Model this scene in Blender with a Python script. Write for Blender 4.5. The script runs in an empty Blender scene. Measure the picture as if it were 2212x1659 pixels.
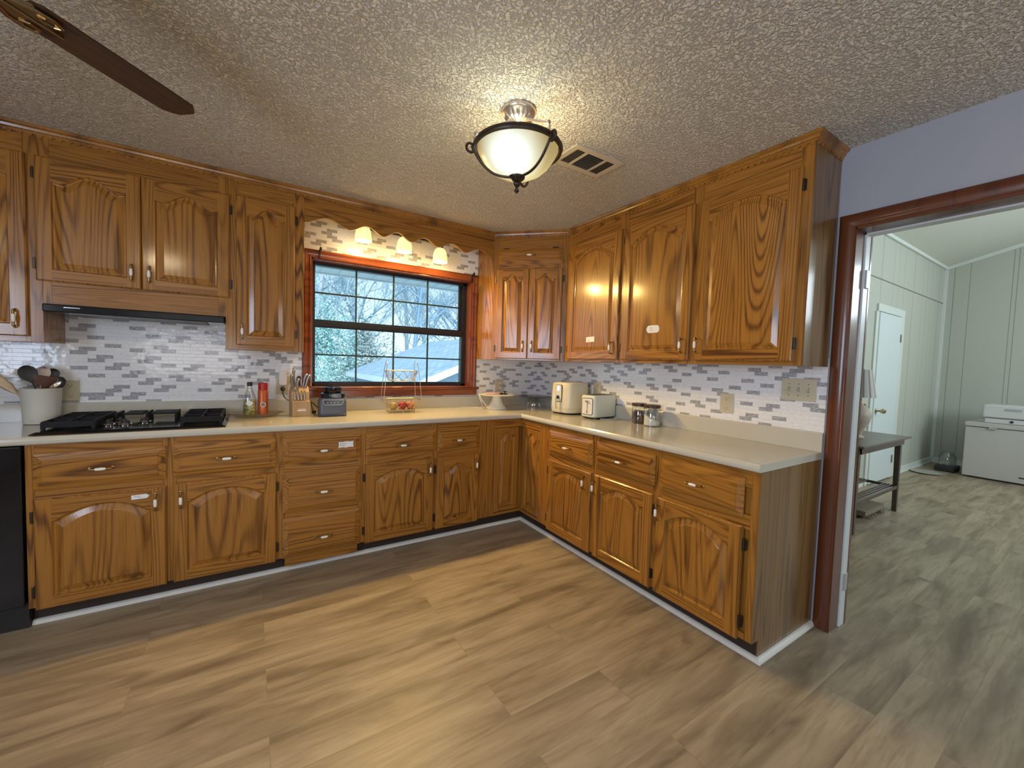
import bpy, math, random
from mathutils import Vector, Matrix, noise
from math import sin, cos, pi, radians, sqrt
SC = bpy.context.scene
COL = SC.collection
random.seed(7)
# ------------------------------------------------------------------ camera
cam_d = bpy.data.cameras.new('camera'); cam = bpy.data.objects.new('camera', cam_d); COL.objects.link(cam)
SC.camera = cam
cam_d.sensor_width = 36.0; cam_d.lens = 36.0 * 879.46 / 2212.0
cam_d.clip_start = 0.05; cam_d.clip_end = 300
YAW, PIT, ROL = 0.5712, -0.0485, 0.0315
fd = Vector((sin(YAW) * cos(PIT), cos(YAW) * cos(PIT), sin(PIT)))
rt = Vector((cos(YAW), -sin(YAW), 0)); up = rt.cross(fd)
r2 = rt * cos(ROL) + up * sin(ROL); u2 = -rt * sin(ROL) + up * cos(ROL)
M = Matrix((r2, u2, -fd)).transposed().to_4x4(); M.translation = Vector((-2.4941, -3.3722, 1.3179))
cam.matrix_world = M
SC.view_settings.view_transform = 'Standard'; SC.view_settings.look = 'None'
SC.view_settings.exposure = 0.0; SC.view_settings.gamma = 1.0
SC.view_settings.use_curve_mapping = False
# ------------------------------------------------------------------ world
W = bpy.data.worlds.new('world'); SC.world = W; W.use_nodes = True
nt = W.node_tree; nt.nodes.clear()
wo = nt.nodes.new('ShaderNodeOutputWorld'); bg = nt.nodes.new('ShaderNodeBackground')
tc = nt.nodes.new('ShaderNodeTexCoord'); sp = nt.nodes.new('ShaderNodeSeparateXYZ')
cr = nt.nodes.new('ShaderNodeValToRGB')
nt.links.new(tc.outputs['Generated'], sp.inputs[0]); nt.links.new(sp.outputs['Z'], cr.inputs[0])
e = cr.color_ramp.elements
e[0].position = 0.0; e[0].color = (0.62, 0.86, 1.0, 1); e[1].position = 0.6; e[1].color = (0.30, 0.66, 1.0, 1)
nt.links.new(cr.outputs[0], bg.inputs[0]); bg.inputs[1].default_value = 1.6
nt.links.new(bg.outputs[0], wo.inputs[0])
# ------------------------------------------------------------------ lights
def light(name, kind, loc, energy, color, size=0.1, size_y=None, direction=None):
    d = bpy.data.lights.new(name, kind); d.energy = energy; d.color = color
    if kind == 'AREA':
        d.shape = 'RECTANGLE'; d.size = size; d.size_y = size_y or size
    elif kind == 'SUN': d.angle = size
    else: d.shadow_soft_size = size
    o = bpy.data.objects.new(name, d); COL.objects.link(o); o.location = loc
    if direction: o.rotation_euler = Vector(direction).to_track_quat('-Z', 'Y').to_euler()
    return o
light('sun', 'SUN', (0, -20, 20), 3.8, (0.86, 0.96, 1.0), 0.02, direction=(0.35, 1.0, -0.85))
light('assumed_rear_window_fill', 'AREA', (-3.3, -6.05, 1.45), 28, (0.98, 0.98, 1.0), 1.5, 1.2, direction=(0, 1, .8))  # added fill lamp for an assumed rear window, tilted up to brighten the ceiling
light('assumed_patio_door_fill', 'AREA', (-1.3, -6.05, 1.15), 24, (0.98, 0.98, 1.0), 1.1, 1.9, direction=(0, 1, .8))  # second added fill lamp; the patio door is assumed, the rear wall solid
light('assumed_side_window_fill', 'AREA', (-4.62, -3.4, 1.55), 62, (0.66, 0.79, 1.0), 1.3, 1.1, direction=(1, 0.0, .05))  # bluish fill lamp of an assumed side window, added to light the right wall
light('assumed_den_clerestory_fill', 'AREA', (6.40, -4.75, 2.75), 40, (0.80, 0.92, 1.0), 1.0, .9, direction=(-1, 0.1, -.15))  # fill lamp where a high den window is assumed from its reflection
light('assumed_den_window_fill', 'AREA', (3.2, -5.9, 2.4), 125, (0.84, 0.96, 1.0), 2.2, 1.3, direction=(.15, 1, .35))  # added lamp to light the den, as from an assumed window out of view
WARM = (1.0, 0.64, 0.20)
# ------------------------------------------------------------------ node helpers
class NT:
    def __init__(s, name):
        s.m = bpy.data.materials.new(name); s.m.use_nodes = True; s.t = s.m.node_tree; s.t.nodes.clear()
        s.out = s.n('ShaderNodeOutputMaterial'); s.b = s.n('ShaderNodeBsdfPrincipled')
        s.t.links.new(s.b.outputs[0], s.out.inputs[0])
    def n(s, k, **kw):
        x = s.t.nodes.new(k)
        for a, v in kw.items(): setattr(x, a, v)
        return x
    def l(s, a, b): s.t.links.new(a, b)
    def set(s, sock, v):
        if hasattr(v, 'links'): s.l(v, sock)
        elif isinstance(v, (tuple, list)) and len(v) == 3 and sock.type == 'RGBA': sock.default_value = (*v, 1)
        else: sock.default_value = v
    def math(s, op, a, b=0.0, c=0.0):
        x = s.n('ShaderNodeMath', operation=op)
        for i, v in enumerate((a, b, c)): s.set(x.inputs[i], v)
        return x.outputs[0]
    def vmath(s, op, a, b=(0, 0, 0)):
        x = s.n('ShaderNodeVectorMath', operation=op); s.set(x.inputs[0], a); s.set(x.inputs[1], b)
        return x.outputs[0]
    def mix(s, f, a, b):
        x = s.n('ShaderNodeMix', data_type='RGBA'); s.set(x.inputs[0], f); s.set(x.inputs[6], a); s.set(x.inputs[7], b)
        return x.outputs[2]
    def noise(s, v, scale, detail=2.0, rough=0.5, dist=0.0):
        x = s.n('ShaderNodeTexNoise'); s.l(v, x.inputs['Vector']); x.inputs['Scale'].default_value = scale
        x.inputs['Detail'].default_value = detail; x.inputs['Roughness'].default_value = rough
        x.inputs['Distortion'].default_value = dist
        return x.outputs['Fac']
    def ramp(s, f, stops, interp='LINEAR'):
        x = s.n('ShaderNodeValToRGB'); s.set(x.inputs[0], f); x.color_ramp.interpolation = interp
        el = x.color_ramp.elements
        while len(el) < len(stops): el.new(0.5)
        for q, (p, c) in zip(el, stops):
            q.position = p; q.color = (*c, 1) if isinstance(c, (tuple, list)) else (c, c, c, 1)
        return x.outputs[0]
    def bump(s, h, strength, dist):
        x = s.n('ShaderNodeBump'); s.l(h, x.inputs['Height']); x.inputs['Strength'].default_value = strength
        x.inputs['Distance'].default_value = dist; s.l(x.outputs[0], s.b.inputs['Normal']); return x
    def pos(s): return s.n('ShaderNodeNewGeometry').outputs['Position']
    def P(s, **kw):
        for k, v in kw.items(): s.set(s.b.inputs[k.replace('_', ' ')], v)
        return s
def plain(name, col, rough=0.5, metal=0.0, coat=0.0, noisy=0.0, scale=40, trans=0.0, bumpd=0.0, spec=None):
    a = NT(name); c = col
    if noisy or bumpd:
        f = a.noise(a.pos(), scale, 3)
        if noisy: c = a.mix(f, tuple(x * (1 - noisy) for x in col), tuple(min(1, x * (1 + noisy)) for x in col))
        if bumpd: a.bump(f, 0.6, bumpd)
    a.P(Base_Color=c, Roughness=rough, Metallic=metal)
    if coat: a.P(Coat_Weight=coat, Coat_Roughness=0.08)
    if trans: a.P(Transmission_Weight=trans)
    if spec is not None: a.P(Specular_IOR_Level=spec)
    return a.m
def emis(name, col, strength):
    a = NT(name); a.P(Base_Color=col, Roughness=0.4, Emission_Color=col, Emission_Strength=strength); return a.m
def oak(name, axis, seed=0.0, light_c=(0.37, 0.158, 0.024), dark_c=(0.095, 0.030, 0.005), rings=150, k=0.055, scale=7.5, rough=0.34, coat=0.45):
    a = NT(name); p = a.pos()
    oi = a.n('ShaderNodeObjectInfo').outputs['Random']
    rot = a.n('ShaderNodeVectorRotate', rotation_type='Z_AXIS'); a.l(p, rot.inputs['Vector'])
    rot.inputs['Angle'].default_value = radians(45) if axis in ('d',) else (radians(12) if axis == 'z' else 0)
    s = {'z': (1, 1, k), 'x': (k, 1, 1), 'y': (1, k, 1), 'd': (k, 1, 1), 'e': (k, 1, 1)}[axis]
    if axis == 'e': rot.inputs['Angle'].default_value = radians(-47.4)
    if axis == 'd':    # diagonal face: rotate so that its length runs along x
        rot.inputs['Angle'].default_value = radians(45)
    v = a.vmath('MULTIPLY', rot.outputs[0], s)
    off = a.n('ShaderNodeCombineXYZ'); a.l(a.math('MULTIPLY', oi, 31.7), off.inputs[0]); a.l(a.math('MULTIPLY_ADD', oi, 17.3, seed), off.inputs[1])
    a.l(a.math('MULTIPLY', oi, 23.9), off.inputs[2])
    v = a.vmath('ADD', v, off.outputs[0])
    n1 = a.noise(v, scale, 1.2, 0.35)
    s1 = a.math('SINE', a.math('MULTIPLY', n1, rings))
    r1 = a.math('POWER', a.math('MULTIPLY_ADD', s1, 0.5, 0.5), 3.0)
    amp = a.math('MULTIPLY', r1, a.math('MULTIPLY_ADD', a.noise(v, 9.0, 1.0), 1.7, -0.15))
    pv = a.vmath('MULTIPLY', v, {'z': (1, 1, 0.35), 'x': (0.35, 1, 1), 'y': (1, 0.35, 1), 'd': (0.35, 1, 1), 'e': (0.35, 1, 1)}[axis])
    pores = a.noise(pv, 150, 2.0, 0.6)
    pf = a.ramp(pores, [(0.50, 0.0), (0.68, 1.0)])
    f = a.math('ADD', a.math('MULTIPLY', amp, 0.85), a.math('MULTIPLY', pf, 0.38)); f = a.math('MINIMUM', f, 1.0)
    big = a.noise(v, 1.6, 2.0)
    base = a.mix(big, tuple(x * 0.78 for x in light_c), tuple(x * 1.2 for x in light_c))
    a.P(Base_Color=a.mix(f, base, dark_c), Roughness=rough, Coat_Weight=coat, Coat_Roughness=0.15, Coat_IOR=1.65, Specular_IOR_Level=0.25)
    a.bump(a.math('SUBTRACT', 1.0, f), 0.35, 0.0008)
    return a.m
OAKZ = oak('oak_vertical', 'z'); OAKP = oak('oak_panel', 'z', 5.5, rings=150, scale=4.8, k=0.085)
OAKX = oak('oak_along_x', 'x', 2.2); OAKY = oak('oak_along_y', 'y', 3.1); OAKD = oak('oak_along_diagonal', 'd', 4.2)
OAKG = oak('oak_side_panel', 'z', 9.0, light_c=(0.21, 0.115, 0.038), dark_c=(0.09, 0.042, 0.013), rings=70)
CHERRY = oak('red_stained_wood', 'z', 1.0, (0.27, 0.072, 0.022), (0.12, 0.026, 0.009), rings=40, rough=0.3)
CHERRYX = oak('red_stained_wood_level', 'x', 1.0, (0.27, 0.072, 0.022), (0.12, 0.026, 0.009), rings=40, rough=0.3)
CASE = oak('dark_red_casing', 'z', 3.0, (0.135, 0.036, 0.011), (0.075, 0.018, 0.006), rings=30, rough=0.35)
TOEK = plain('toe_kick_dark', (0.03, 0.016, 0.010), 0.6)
WHITE = plain('white_paint', (0.72, 0.71, 0.68), 0.4)
SHOE = plain('white_shoe_molding', (0.75, 0.73, 0.68), 0.4)
BLACK = plain('black_gloss', (0.008, 0.008, 0.010), 0.12)
BLACKM = plain('black_matte', (0.018, 0.017, 0.017), 0.5)
IRON = plain('cast_iron', (0.010, 0.010, 0.011), 0.6, spec=.25)
CHROME = plain('chrome', (0.8, 0.8, 0.8), 0.15, 1.0)
STEEL = plain('steel', (0.62, 0.60, 0.57), 0.25, 1.0)
BRASS = plain('antique_brass', (0.32, 0.20, 0.08), 0.3, 1.0)
CERAM = plain('white_ceramic', (0.86, 0.84, 0.78), 0.15, coat=0.5)
BRONZE = plain('dark_bronze', (0.07, 0.055, 0.045), 0.35, 0.85)
PEWTER = plain('brushed_pewter', (0.55, 0.46, 0.40), 0.3, 0.9)
ALU = plain('dark_aluminium', (0.022, 0.022, 0.024), 0.35, 0.2)
IVORY = plain('ivory_plastic', (0.56, 0.51, 0.38), 0.35)
IVORYD = plain('ivory_slot', (0.06, 0.05, 0.04), 0.5)
PAPER = plain('paper', (0.8, 0.8, 0.8), 0.7); INK = plain('ink', (0.05, 0.05, 0.06), 0.7)
# ---- surfaces
def mat_floor():
    a = NT('vinyl_plank'); p = a.pos()
    br = a.n('ShaderNodeTexBrick'); a.l(p, br.inputs['Vector'])
    br.inputs['Color1'].default_value = (0, 0, 0, 1); br.inputs['Color2'].default_value = (1, 1, 1, 1)
    br.inputs['Mortar'].default_value = (0.5, 0.5, 0.5, 1); br.inputs['Scale'].default_value = 1.0
    br.inputs['Mortar Size'].default_value = 0.0012; br.inputs['Brick Width'].default_value = 1.22; br.inputs['Row Height'].default_value = 0.18
    br.offset = 0.37; br.inputs['Mortar Smooth'].default_value = 0.3
    cb = a.n('ShaderNodeCombineXYZ'); a.l(a.math('MULTIPLY', br.outputs[0], 9.0), cb.inputs[1]); a.l(a.math('MULTIPLY', br.outputs[0], 3.0), cb.inputs[0])
    v = a.vmath('ADD', a.vmath('MULTIPLY', p, (0.16, 1, 1)), cb.outputs[0])
    g = a.noise(v, 9, 4, 0.6, 0.6); g2 = a.noise(a.vmath('MULTIPLY', v, (0.5, 1, 1)), 55, 3, 0.6)
    knots = a.ramp(a.noise(a.vmath('MULTIPLY', v, (2.2, 1, 1)), 7, 2, 0.5, 0.8), [(0.62, 0.0), (0.80, 1.0)])
    c = a.ramp(g, [(0.30, (0.165, 0.124, 0.080)), (0.5, (0.335, 0.265, 0.180)), (0.70, (0.45, 0.365, 0.255))])
    c = a.mix(a.math('MULTIPLY', knots, 0.75), c, (0.12, 0.085, 0.055))
    c = a.mix(a.math('MULTIPLY', a.ramp(g2, [(0.48, 0.0), (0.70, 1.0)]), 0.42), c, (0.17, 0.125, 0.08))
    tone = a.math('MULTIPLY_ADD', br.outputs[0], 0.22, 0.89)
    c = a.vmath('MULTIPLY', c, a.n('ShaderNodeCombineXYZ').outputs[0]) if False else a.mix(a.math('MULTIPLY', br.outputs[0], 0.16), c, (0.24, 0.185, 0.125))
    c = a.mix(a.math('MULTIPLY', br.outputs['Fac'], 0.35), c, (0.12, 0.09, 0.06))
    a.P(Base_Color=c, Roughness=0.42)
    a.bump(a.math('ADD', a.math('MULTIPLY', g2, 0.35), a.math('SUBTRACT', 1.0, br.outputs['Fac'])), 0.25, 0.0012)
    return a.m
def mat_tile(name, axis):
    a = NT(name); p = a.pos(); s = a.n('ShaderNodeSeparateXYZ'); a.l(p, s.inputs[0])
    tw, th = 0.0735, 0.0225
    v = a.math('DIVIDE', a.math('ADD', s.outputs['Z'], .0085), th); r = a.math('FLOOR', v); fv = a.math('FRACT', v)
    u = a.math('ADD', a.math('DIVIDE', a.math('ADD', s.outputs['X' if axis == 'x' else 'Y'], 11.02), tw), a.math('MULTIPLY', a.math('MODULO', r, 2.0), .5))
    c = a.math('FLOOR', u); fu = a.math('FRACT', u)
    ed = a.math('MINIMUM', a.math('MULTIPLY', a.math('MINIMUM', fu, a.math('SUBTRACT', 1.0, fu)), tw), a.math('MULTIPLY', a.math('MINIMUM', fv, a.math('SUBTRACT', 1.0, fv)), th))
    joint = a.ramp(a.math('MULTIPLY', ed, 400.0), [(0.16, 1.0), (0.42, 0.0)])
    rc = a.n('ShaderNodeCombineXYZ'); a.l(r, rc.inputs[0]); a.l(c, rc.inputs[1]); wn_ = a.n('ShaderNodeTexWhiteNoise', noise_dimensions='2D'); a.l(rc.outputs[0], wn_.inputs['Vector'])
    q = a.math('FRACT', a.math('ADD', a.math('ADD', a.math('MULTIPLY', c, 0.6180), a.math('MULTIPLY', r, 0.3247)), a.math('MULTIPLY', wn_.outputs['Value'], .32)))
    sel = a.math('LESS_THAN', q, 0.225)
    n = a.noise(a.vmath('MULTIPLY', p, (1, 1, 2.2)), 55, 4, 0.65, 0.8)
    dk = a.ramp(n, [(0.30, (0.25, 0.26, 0.29)), (0.52, (0.40, 0.41, 0.45)), (0.72, (0.62, 0.63, 0.67))])
    lt = a.ramp(n, [(0.35, (0.78, 0.79, 0.82)), (0.6, (0.87, 0.88, 0.91))])
    col = a.mix(sel, lt, dk); col = a.mix(a.math('MULTIPLY', joint, .35), col, (0.74, 0.75, 0.77))
    a.P(Base_Color=col, Roughness=0.10, Specular_IOR_Level=0.45)
    h = a.math('ADD', a.math('MULTIPLY', a.math('SUBTRACT', 1.0, joint), 1.0), a.math('MULTIPLY', a.noise(p, 30, 1.0), 1.0))
    a.bump(h, 0.55, 0.0016)
    return a.m
def mat_ceiling():
    a = NT('popcorn_ceiling'); p = a.pos()
    n = a.noise(p, 72, 3.0, 0.60, 0.0); n2 = a.noise(p, 150, 2, 0.5)
    h = a.math('ADD', a.ramp(n, [(0.42, 0.0), (0.58, 1.0)]), a.math('MULTIPLY', n2, 0.35))
    a.P(Base_Color=(0.83, 0.775, 0.68), Roughness=0.9, Specular_IOR_Level=0.1)
    a.bump(h, 1.0, 0.0135)
    return a.m
def mat_counter():
    a = NT('cream_laminate'); f = a.noise(a.pos(), 160, 3, 0.7)
    a.P(Base_Color=a.mix(f, (0.50, 0.475, 0.405), (0.60, 0.575, 0.50)), Roughness=0.17, Coat_Weight=0.2, Coat_Roughness=0.1); return a.m
FLOOR = mat_floor(); TILEX = mat_tile('mosaic_tile', 'x'); TILEY = mat_tile('mosaic_tile_side', 'y'); CEIL = mat_ceiling(); CTR = mat_counter()
LAV = plain('lavender_grey_paint', (0.37, 0.385, 0.435), 0.55)
KWALL = plain('kitchen_paint', (0.50, 0.50, 0.50), 0.6)
def mat_panel(name, axis):
    a = NT(name); s = a.n('ShaderNodeSeparateXYZ'); a.l(a.pos(), s.inputs[0]); u = s.outputs['X' if axis == 'x' else 'Y']
    def groove(scale, off, w):
        fr = a.math('FRACT', a.math('MULTIPLY_ADD', u, scale, off)); return a.math('LESS_THAN', a.math('ABSOLUTE', a.math('SUBTRACT', fr, 0.5)), w)
    g = a.math('MAXIMUM', groove(1 / 0.405, 0.13, 0.008), groove(1 / 0.61, 0.31, 0.006))
    a.P(Base_Color=a.mix(a.math('MULTIPLY', g, 0.75), (0.47, 0.485, 0.42), (0.20, 0.205, 0.17)), Roughness=0.5)
    a.bump(a.math('SUBTRACT', 1.0, g), 0.6, 0.004); return a.m
PANX = mat_panel('painted_panelling', 'x'); PANY = mat_panel('painted_panelling_side', 'y')
DENC = plain('den_ceiling_paint', (0.62, 0.63, 0.55), 0.8)
def mat_glass():
    a = NT('window_glass'); a.t.nodes.remove(a.b)
    t = a.n('ShaderNodeBsdfTransparent'); g = a.n('ShaderNodeBsdfGlossy'); g.inputs['Roughness'].default_value = 0.02
    m = a.n('ShaderNodeMixShader'); m.inputs[0].default_value = 0.012
    a.l(t.outputs[0], m.inputs[1]); a.l(g.outputs[0], m.inputs[2]); a.l(m.outputs[0], a.out.inputs[0]); return a.m
GLASS = mat_glass()
def mat_clear(name, tint, gl=0.12, rough=0.03):
    a = NT(name); a.t.nodes.remove(a.b)
    t = a.n('ShaderNodeBsdfTransparent'); t.inputs[0].default_value = (*tint, 1)
    g = a.n('ShaderNodeBsdfGlossy'); g.inputs['Roughness'].default_value = rough
    lw = a.n('ShaderNodeLayerWeight'); lw.inputs[0].default_value = 0.35
    f = a.math('ADD', a.math('MULTIPLY', lw.outputs['Facing'], 0.5), gl)
    m = a.n('ShaderNodeMixShader'); a.l(f, m.inputs[0]); a.l(t.outputs[0], m.inputs[1]); a.l(g.outputs[0], m.inputs[2])
    a.l(m.outputs[0], a.out.inputs[0]); return a.m
CLEAR = mat_clear('clear_glass', (0.93, 0.95, 0.94)); SMOKE = mat_clear('smoked_glass', (0.45, 0.42, 0.38), 0.15)
AMBER = mat_clear('amber_tinted_glass', (0.86, 0.80, 0.66), 0.15)
# ------------------------------------------------------------------ mesh builder
class MB:
    def __init__(s, T=None): s.v = []; s.f = []; s.m = []; s.T = T
    def add(s, pts, faces, m=0):
        o = len(s.v)
        s.v += [tuple(s.T(*p)) if s.T else tuple(p) for p in pts]
        for i, f in enumerate(faces):
            s.f.append(tuple(o + k for k in f)); s.m.append(m[i] if isinstance(m, (list, tuple)) else m)
        return s
    def box(s, x0, x1, y0, y1, z0, z1, m=0):
        p = [(x, y, z) for z in (z0, z1) for y in (y0, y1) for x in (x0, x1)]
        return s.add(p, [(0, 2, 3, 1), (4, 5, 7, 6), (0, 1, 5, 4), (2, 6, 7, 3), (0, 4, 6, 2), (1, 3, 7, 5)], m)
    def loft(s, rings, m=0, cap0=True, cap1=True, closed=True):
        n = len(rings[0]); pts = [p for r in rings for p in r]; fs = []
        for i in range(len(rings) - 1):
            for j in range(n if closed else n - 1):
                k = (j + 1) % n; fs.append((i * n + j, i * n + k, (i + 1) * n + k, (i + 1) * n + j))
        if cap0: fs.append(tuple(range(n - 1, -1, -1)))
        if cap1: fs.append(tuple((len(rings) - 1) * n + j for j in range(n)))
        return s.add(pts, fs, m)
    def lathe(s, prof, c=(0, 0, 0), axis=(0, 0, 1), n=24, m=0, cap=True, sx=1.0, sy=1.0):
        a = Vector(axis).normalized(); b = a.orthogonal().normalized()
        if abs(a.z) > 0.99: b = Vector((1, 0, 0))
        d = a.cross(b); c = Vector(c)
        rings = [[tuple(c + a * z + b * (r * sx * cos(2 * pi * i / n)) + d * (r * sy * sin(2 * pi * i / n))) for i in range(n)] for r, z in prof]
        return s.loft(rings, m, cap, cap)
    def tube(s, path, r, n=8, m=0, closed=False, r1=None):
        P = [Vector(p) for p in path]; N = len(P); rings = []; pb = None
        for i in range(N):
            t = (P[(i + 1) % N] - P[i - 1]) if closed else (P[min(i + 1, N - 1)] - P[max(i - 1, 0)])
            t = t.normalized() if t.length > 1e-9 else Vector((0, 0, 1))
            b = t.orthogonal().normalized() if pb is None else (pb - t * pb.dot(t)).normalized()
            pb = b; d = t.cross(b); rr = r if r1 is None else r + (r1 - r) * i / (N - 1)
            rings.append([tuple(P[i] + b * (rr * cos(2 * pi * k / n)) + d * (rr * sin(2 * pi * k / n))) for k in range(n)])
        if closed: rings.append(rings[0]); return s.loft(rings, m, False, False)
        return s.loft(rings, m)
    def prism(s, poly, z0, z1, m=0, ax='z'):
        f = {'z': lambda a, b, c: (a, b, c), 'y': lambda a, b, c: (a, c, b), 'x': lambda a, b, c: (c, a, b)}[ax]
        return s.loft([[f(a, b, z0) for a, b in poly], [f(a, b, z1) for a, b in poly]], m)
    def sphere(s, c, r, n=16, m=0, sz=1.0):
        k = n // 2
        return s.lathe([(max(1e-4, r * sin(pi * i / k)), -r * sz * cos(pi * i / k)) for i in range(k + 1)], c, n=n, m=m, cap=False)
    def build(s, name, mats, parent=None, smooth=False, bevel=0.0, base=None, local=False, seg=2, auto=None):
        if not isinstance(mats, (list, tuple)): mats = [mats]
        off = Vector((0, 0, 0))
        if not local:
            if parent is not None: off = WL[parent.name]
            elif base is not None: off = Vector(base)
        me = bpy.data.meshes.new(name)
        me.from_pydata([tuple(Vector(v) - off) for v in s.v], [], s.f); me.validate()
        for k in mats: me.materials.append(k)
        if len(me.polygons) == len(s.m):
            me.polygons.foreach_set('material_index', s.m)
        import bmesh
        bm = bmesh.new(); bm.from_mesh(me); bmesh.ops.recalc_face_normals(bm, faces=bm.faces); bm.to_mesh(me); bm.free()
        if smooth:
            me.polygons.foreach_set('use_smooth', [True] * len(me.polygons)); me.set_sharp_from_angle(angle=radians(auto or 40))
        o = bpy.data.objects.new(name, me); COL.objects.link(o)
        if parent is not None: o.parent = parent; WL[o.name] = WL[parent.name]
        else: o.location = off; WL[o.name] = off
        if bevel:
            b = o.modifiers.new('bevel', 'BEVEL'); b.width = bevel; b.segments = seg; b.limit_method = 'ANGLE'; b.angle_limit = radians(35)
        return o
WL = {}
def tag(o, label, cat, group=None, kind=None):
    o['label'] = label; o['category'] = cat
    if group: o['group'] = group
    if kind: o['kind'] = kind
    return o
def thing(name, label, cat, loc, rz=0.0, group=None):
    o = bpy.data.objects.new(name, None); COL.objects.link(o); o.location = loc; o.rotation_euler = (0, 0, rz)
    o.empty_display_size = 0.05; WL[o.name] = Vector(loc); return tag(o, label, cat, group)
def struct(o): o['kind'] = 'structure'; return o
def text(body, size, T, name, mat, parent, ext=0.0004, shear=0.0):
    cu = bpy.data.curves.new('t', 'FONT'); cu.body = body; cu.size = size; cu.extrude = ext; cu.align_x = 'CENTER'; cu.align_y = 'CENTER'; cu.resolution_u = 3; cu.shear = shear
    ob = bpy.data.objects.new('t', cu); COL.objects.link(ob); dg = bpy.context.evaluated_depsgraph_get(); dg.update()
    me = bpy.data.meshes.new_from_object(ob.evaluated_get(dg)); bpy.data.objects.remove(ob)
    b = MB(); b.v = [tuple(T(*v.co)) for v in me.vertices]; b.f = [tuple(p.vertices) for p in me.polygons]; b.m = [0] * len(b.f)
    bpy.data.meshes.remove(me); return b.build(name, mat, parent)
# ================================================================== ROOM SHELL
H = 2.434; XL = -4.75; YR = -6.2; XD = 0.145      # ceiling, left wall, rear wall, partition thickness
struct(MB().box(XL - .1, 6.6, YR - .1, .13, -.06, 0).build('floor', FLOOR))
c = MB(); c.box(XL - .1, XD - .005, YR - .1, .13, H, H + .08); struct(c.build('ceiling', CEIL))
WX0, WX1, WZ0, WZ1 = -2.12, -0.79, 1.095, 2.06     # window opening
w = MB(); w.box(XL - .1, WX0, 0, .13, 0, H); w.box(WX1, XD, 0, .13, 0, H); w.box(WX0, WX1, 0, .13, 0, WZ0); w.box(WX0, WX1, 0, .13, WZ1, H)
wb = struct(w.build('wall_back', KWALL))
t = MB()
for x0, x1, z0, z1 in ((-4.2, WX0 - .02, .95, 2.42), (WX1 + .02, -.0005, .95, 2.42), (WX0 - .02, WX1 + .02, .95, WZ0 - .03), (WX0 - .02, WX1 + .02, WZ1 + .02, 2.42)):
    t.box(x0, x1, -.003, -.0002, z0, z1)
t.build('tile_backsplash', TILEX, wb)
OY0, OY1, OZ = -2.567, -3.75, 2.035                # doorway opening
w = MB(); w.box(.0, XD, OY0, -.0, 0, H); w.box(0, XD, OY1, OY0, OZ, H); w.box(0, XD, YR, OY1, 0, H)
w.box(.0, XD, YR, 0, H + .08, 4.6)
wr = struct(w.build('wall_right', LAV))
MB().box(-.003, -.0002, -2.488, -.0005, .95, 1.40).build('tile_backsplash', TILEY, wr)
struct(MB().box(XL - .1, XL, YR, 0, 0, H).build('wall_left', KWALL))
struct(MB().box(XL - .1, 6.6, YR - .1, YR, 0, 4.8).build('wall_rear', KWALL))
# den beyond the doorway
DY = -1.611; DX = 6.475
wd = MB(); wd.box(XD, DX + .1, DY, DY + .1, 0, 3.2); wd = struct(wd.build('wall_den_back', PANX))
MB().box(XD, DX, DY - .004, DY, 2.452, 2.464).build('panel_seam', plain('panel_seam_dark', (0.20, 0.20, 0.17), 0.8), wd)  # dark strip marks the joint between wall panels
wd = struct(MB().box(DX, DX + .1, YR, DY + .1, 0, 4.6).build('wall_den_far', PANY))
c = MB(); c.add([(XD, DY + .1, 3.0 - .03), (DX + .1, DY + .1, 3.0 - .03), (DX + .1, YR, 4.30), (XD, YR, 4.30), (XD, DY + .1, 3.07), (DX + .1, DY + .1, 3.07), (DX + .1, YR, 4.40), (XD, YR, 4.40)],
    [(0, 1, 2, 3), (7, 6, 5, 4), (0, 4, 5, 1), (1, 5, 6, 2), (2, 6, 7, 3), (3, 7, 4, 0)])
struct(c.build('ceiling_den', DENC))
DTR = plain('den_white_trim', (0.66, 0.70, 0.66), 0.4)
t = MB(); t.box(XD + .02, DX, DY - .03, DY, 2.965, 3.02); t.add([(DX - .03, DY, 2.955), (DX, DY, 2.955), (DX, DY, 3.03), (DX - .03, DY, 3.02), (DX - .03, YR, 4.215), (DX, YR, 4.215), (DX, YR, 4.30), (DX - .03, YR, 4.30)],
    [(0, 3, 2, 1), (4, 5, 6, 7), (0, 1, 5, 4), (1, 2, 6, 5), (2, 3, 7, 6), (3, 0, 4, 7)])
t.box(DX - .022, DX, DY - .035, DY, .09, 2.96); struct(t.build('trim_3', DTR))
t = MB(); t.box(4.70, DX, DY - .016, DY, 0, .085); t.box(4.70, DX, DY - .028, DY, 0, .022); t.box(XD + .03, 3.62, DY - .016, DY, 0, .085)
t.box(DX - .016, DX, -2.05, DY, 0, .085); t.box(DX - .028, DX, -2.05, DY, 0, .022)
struct(t.build('baseboard_den', DTR, bevel=.003))
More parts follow.
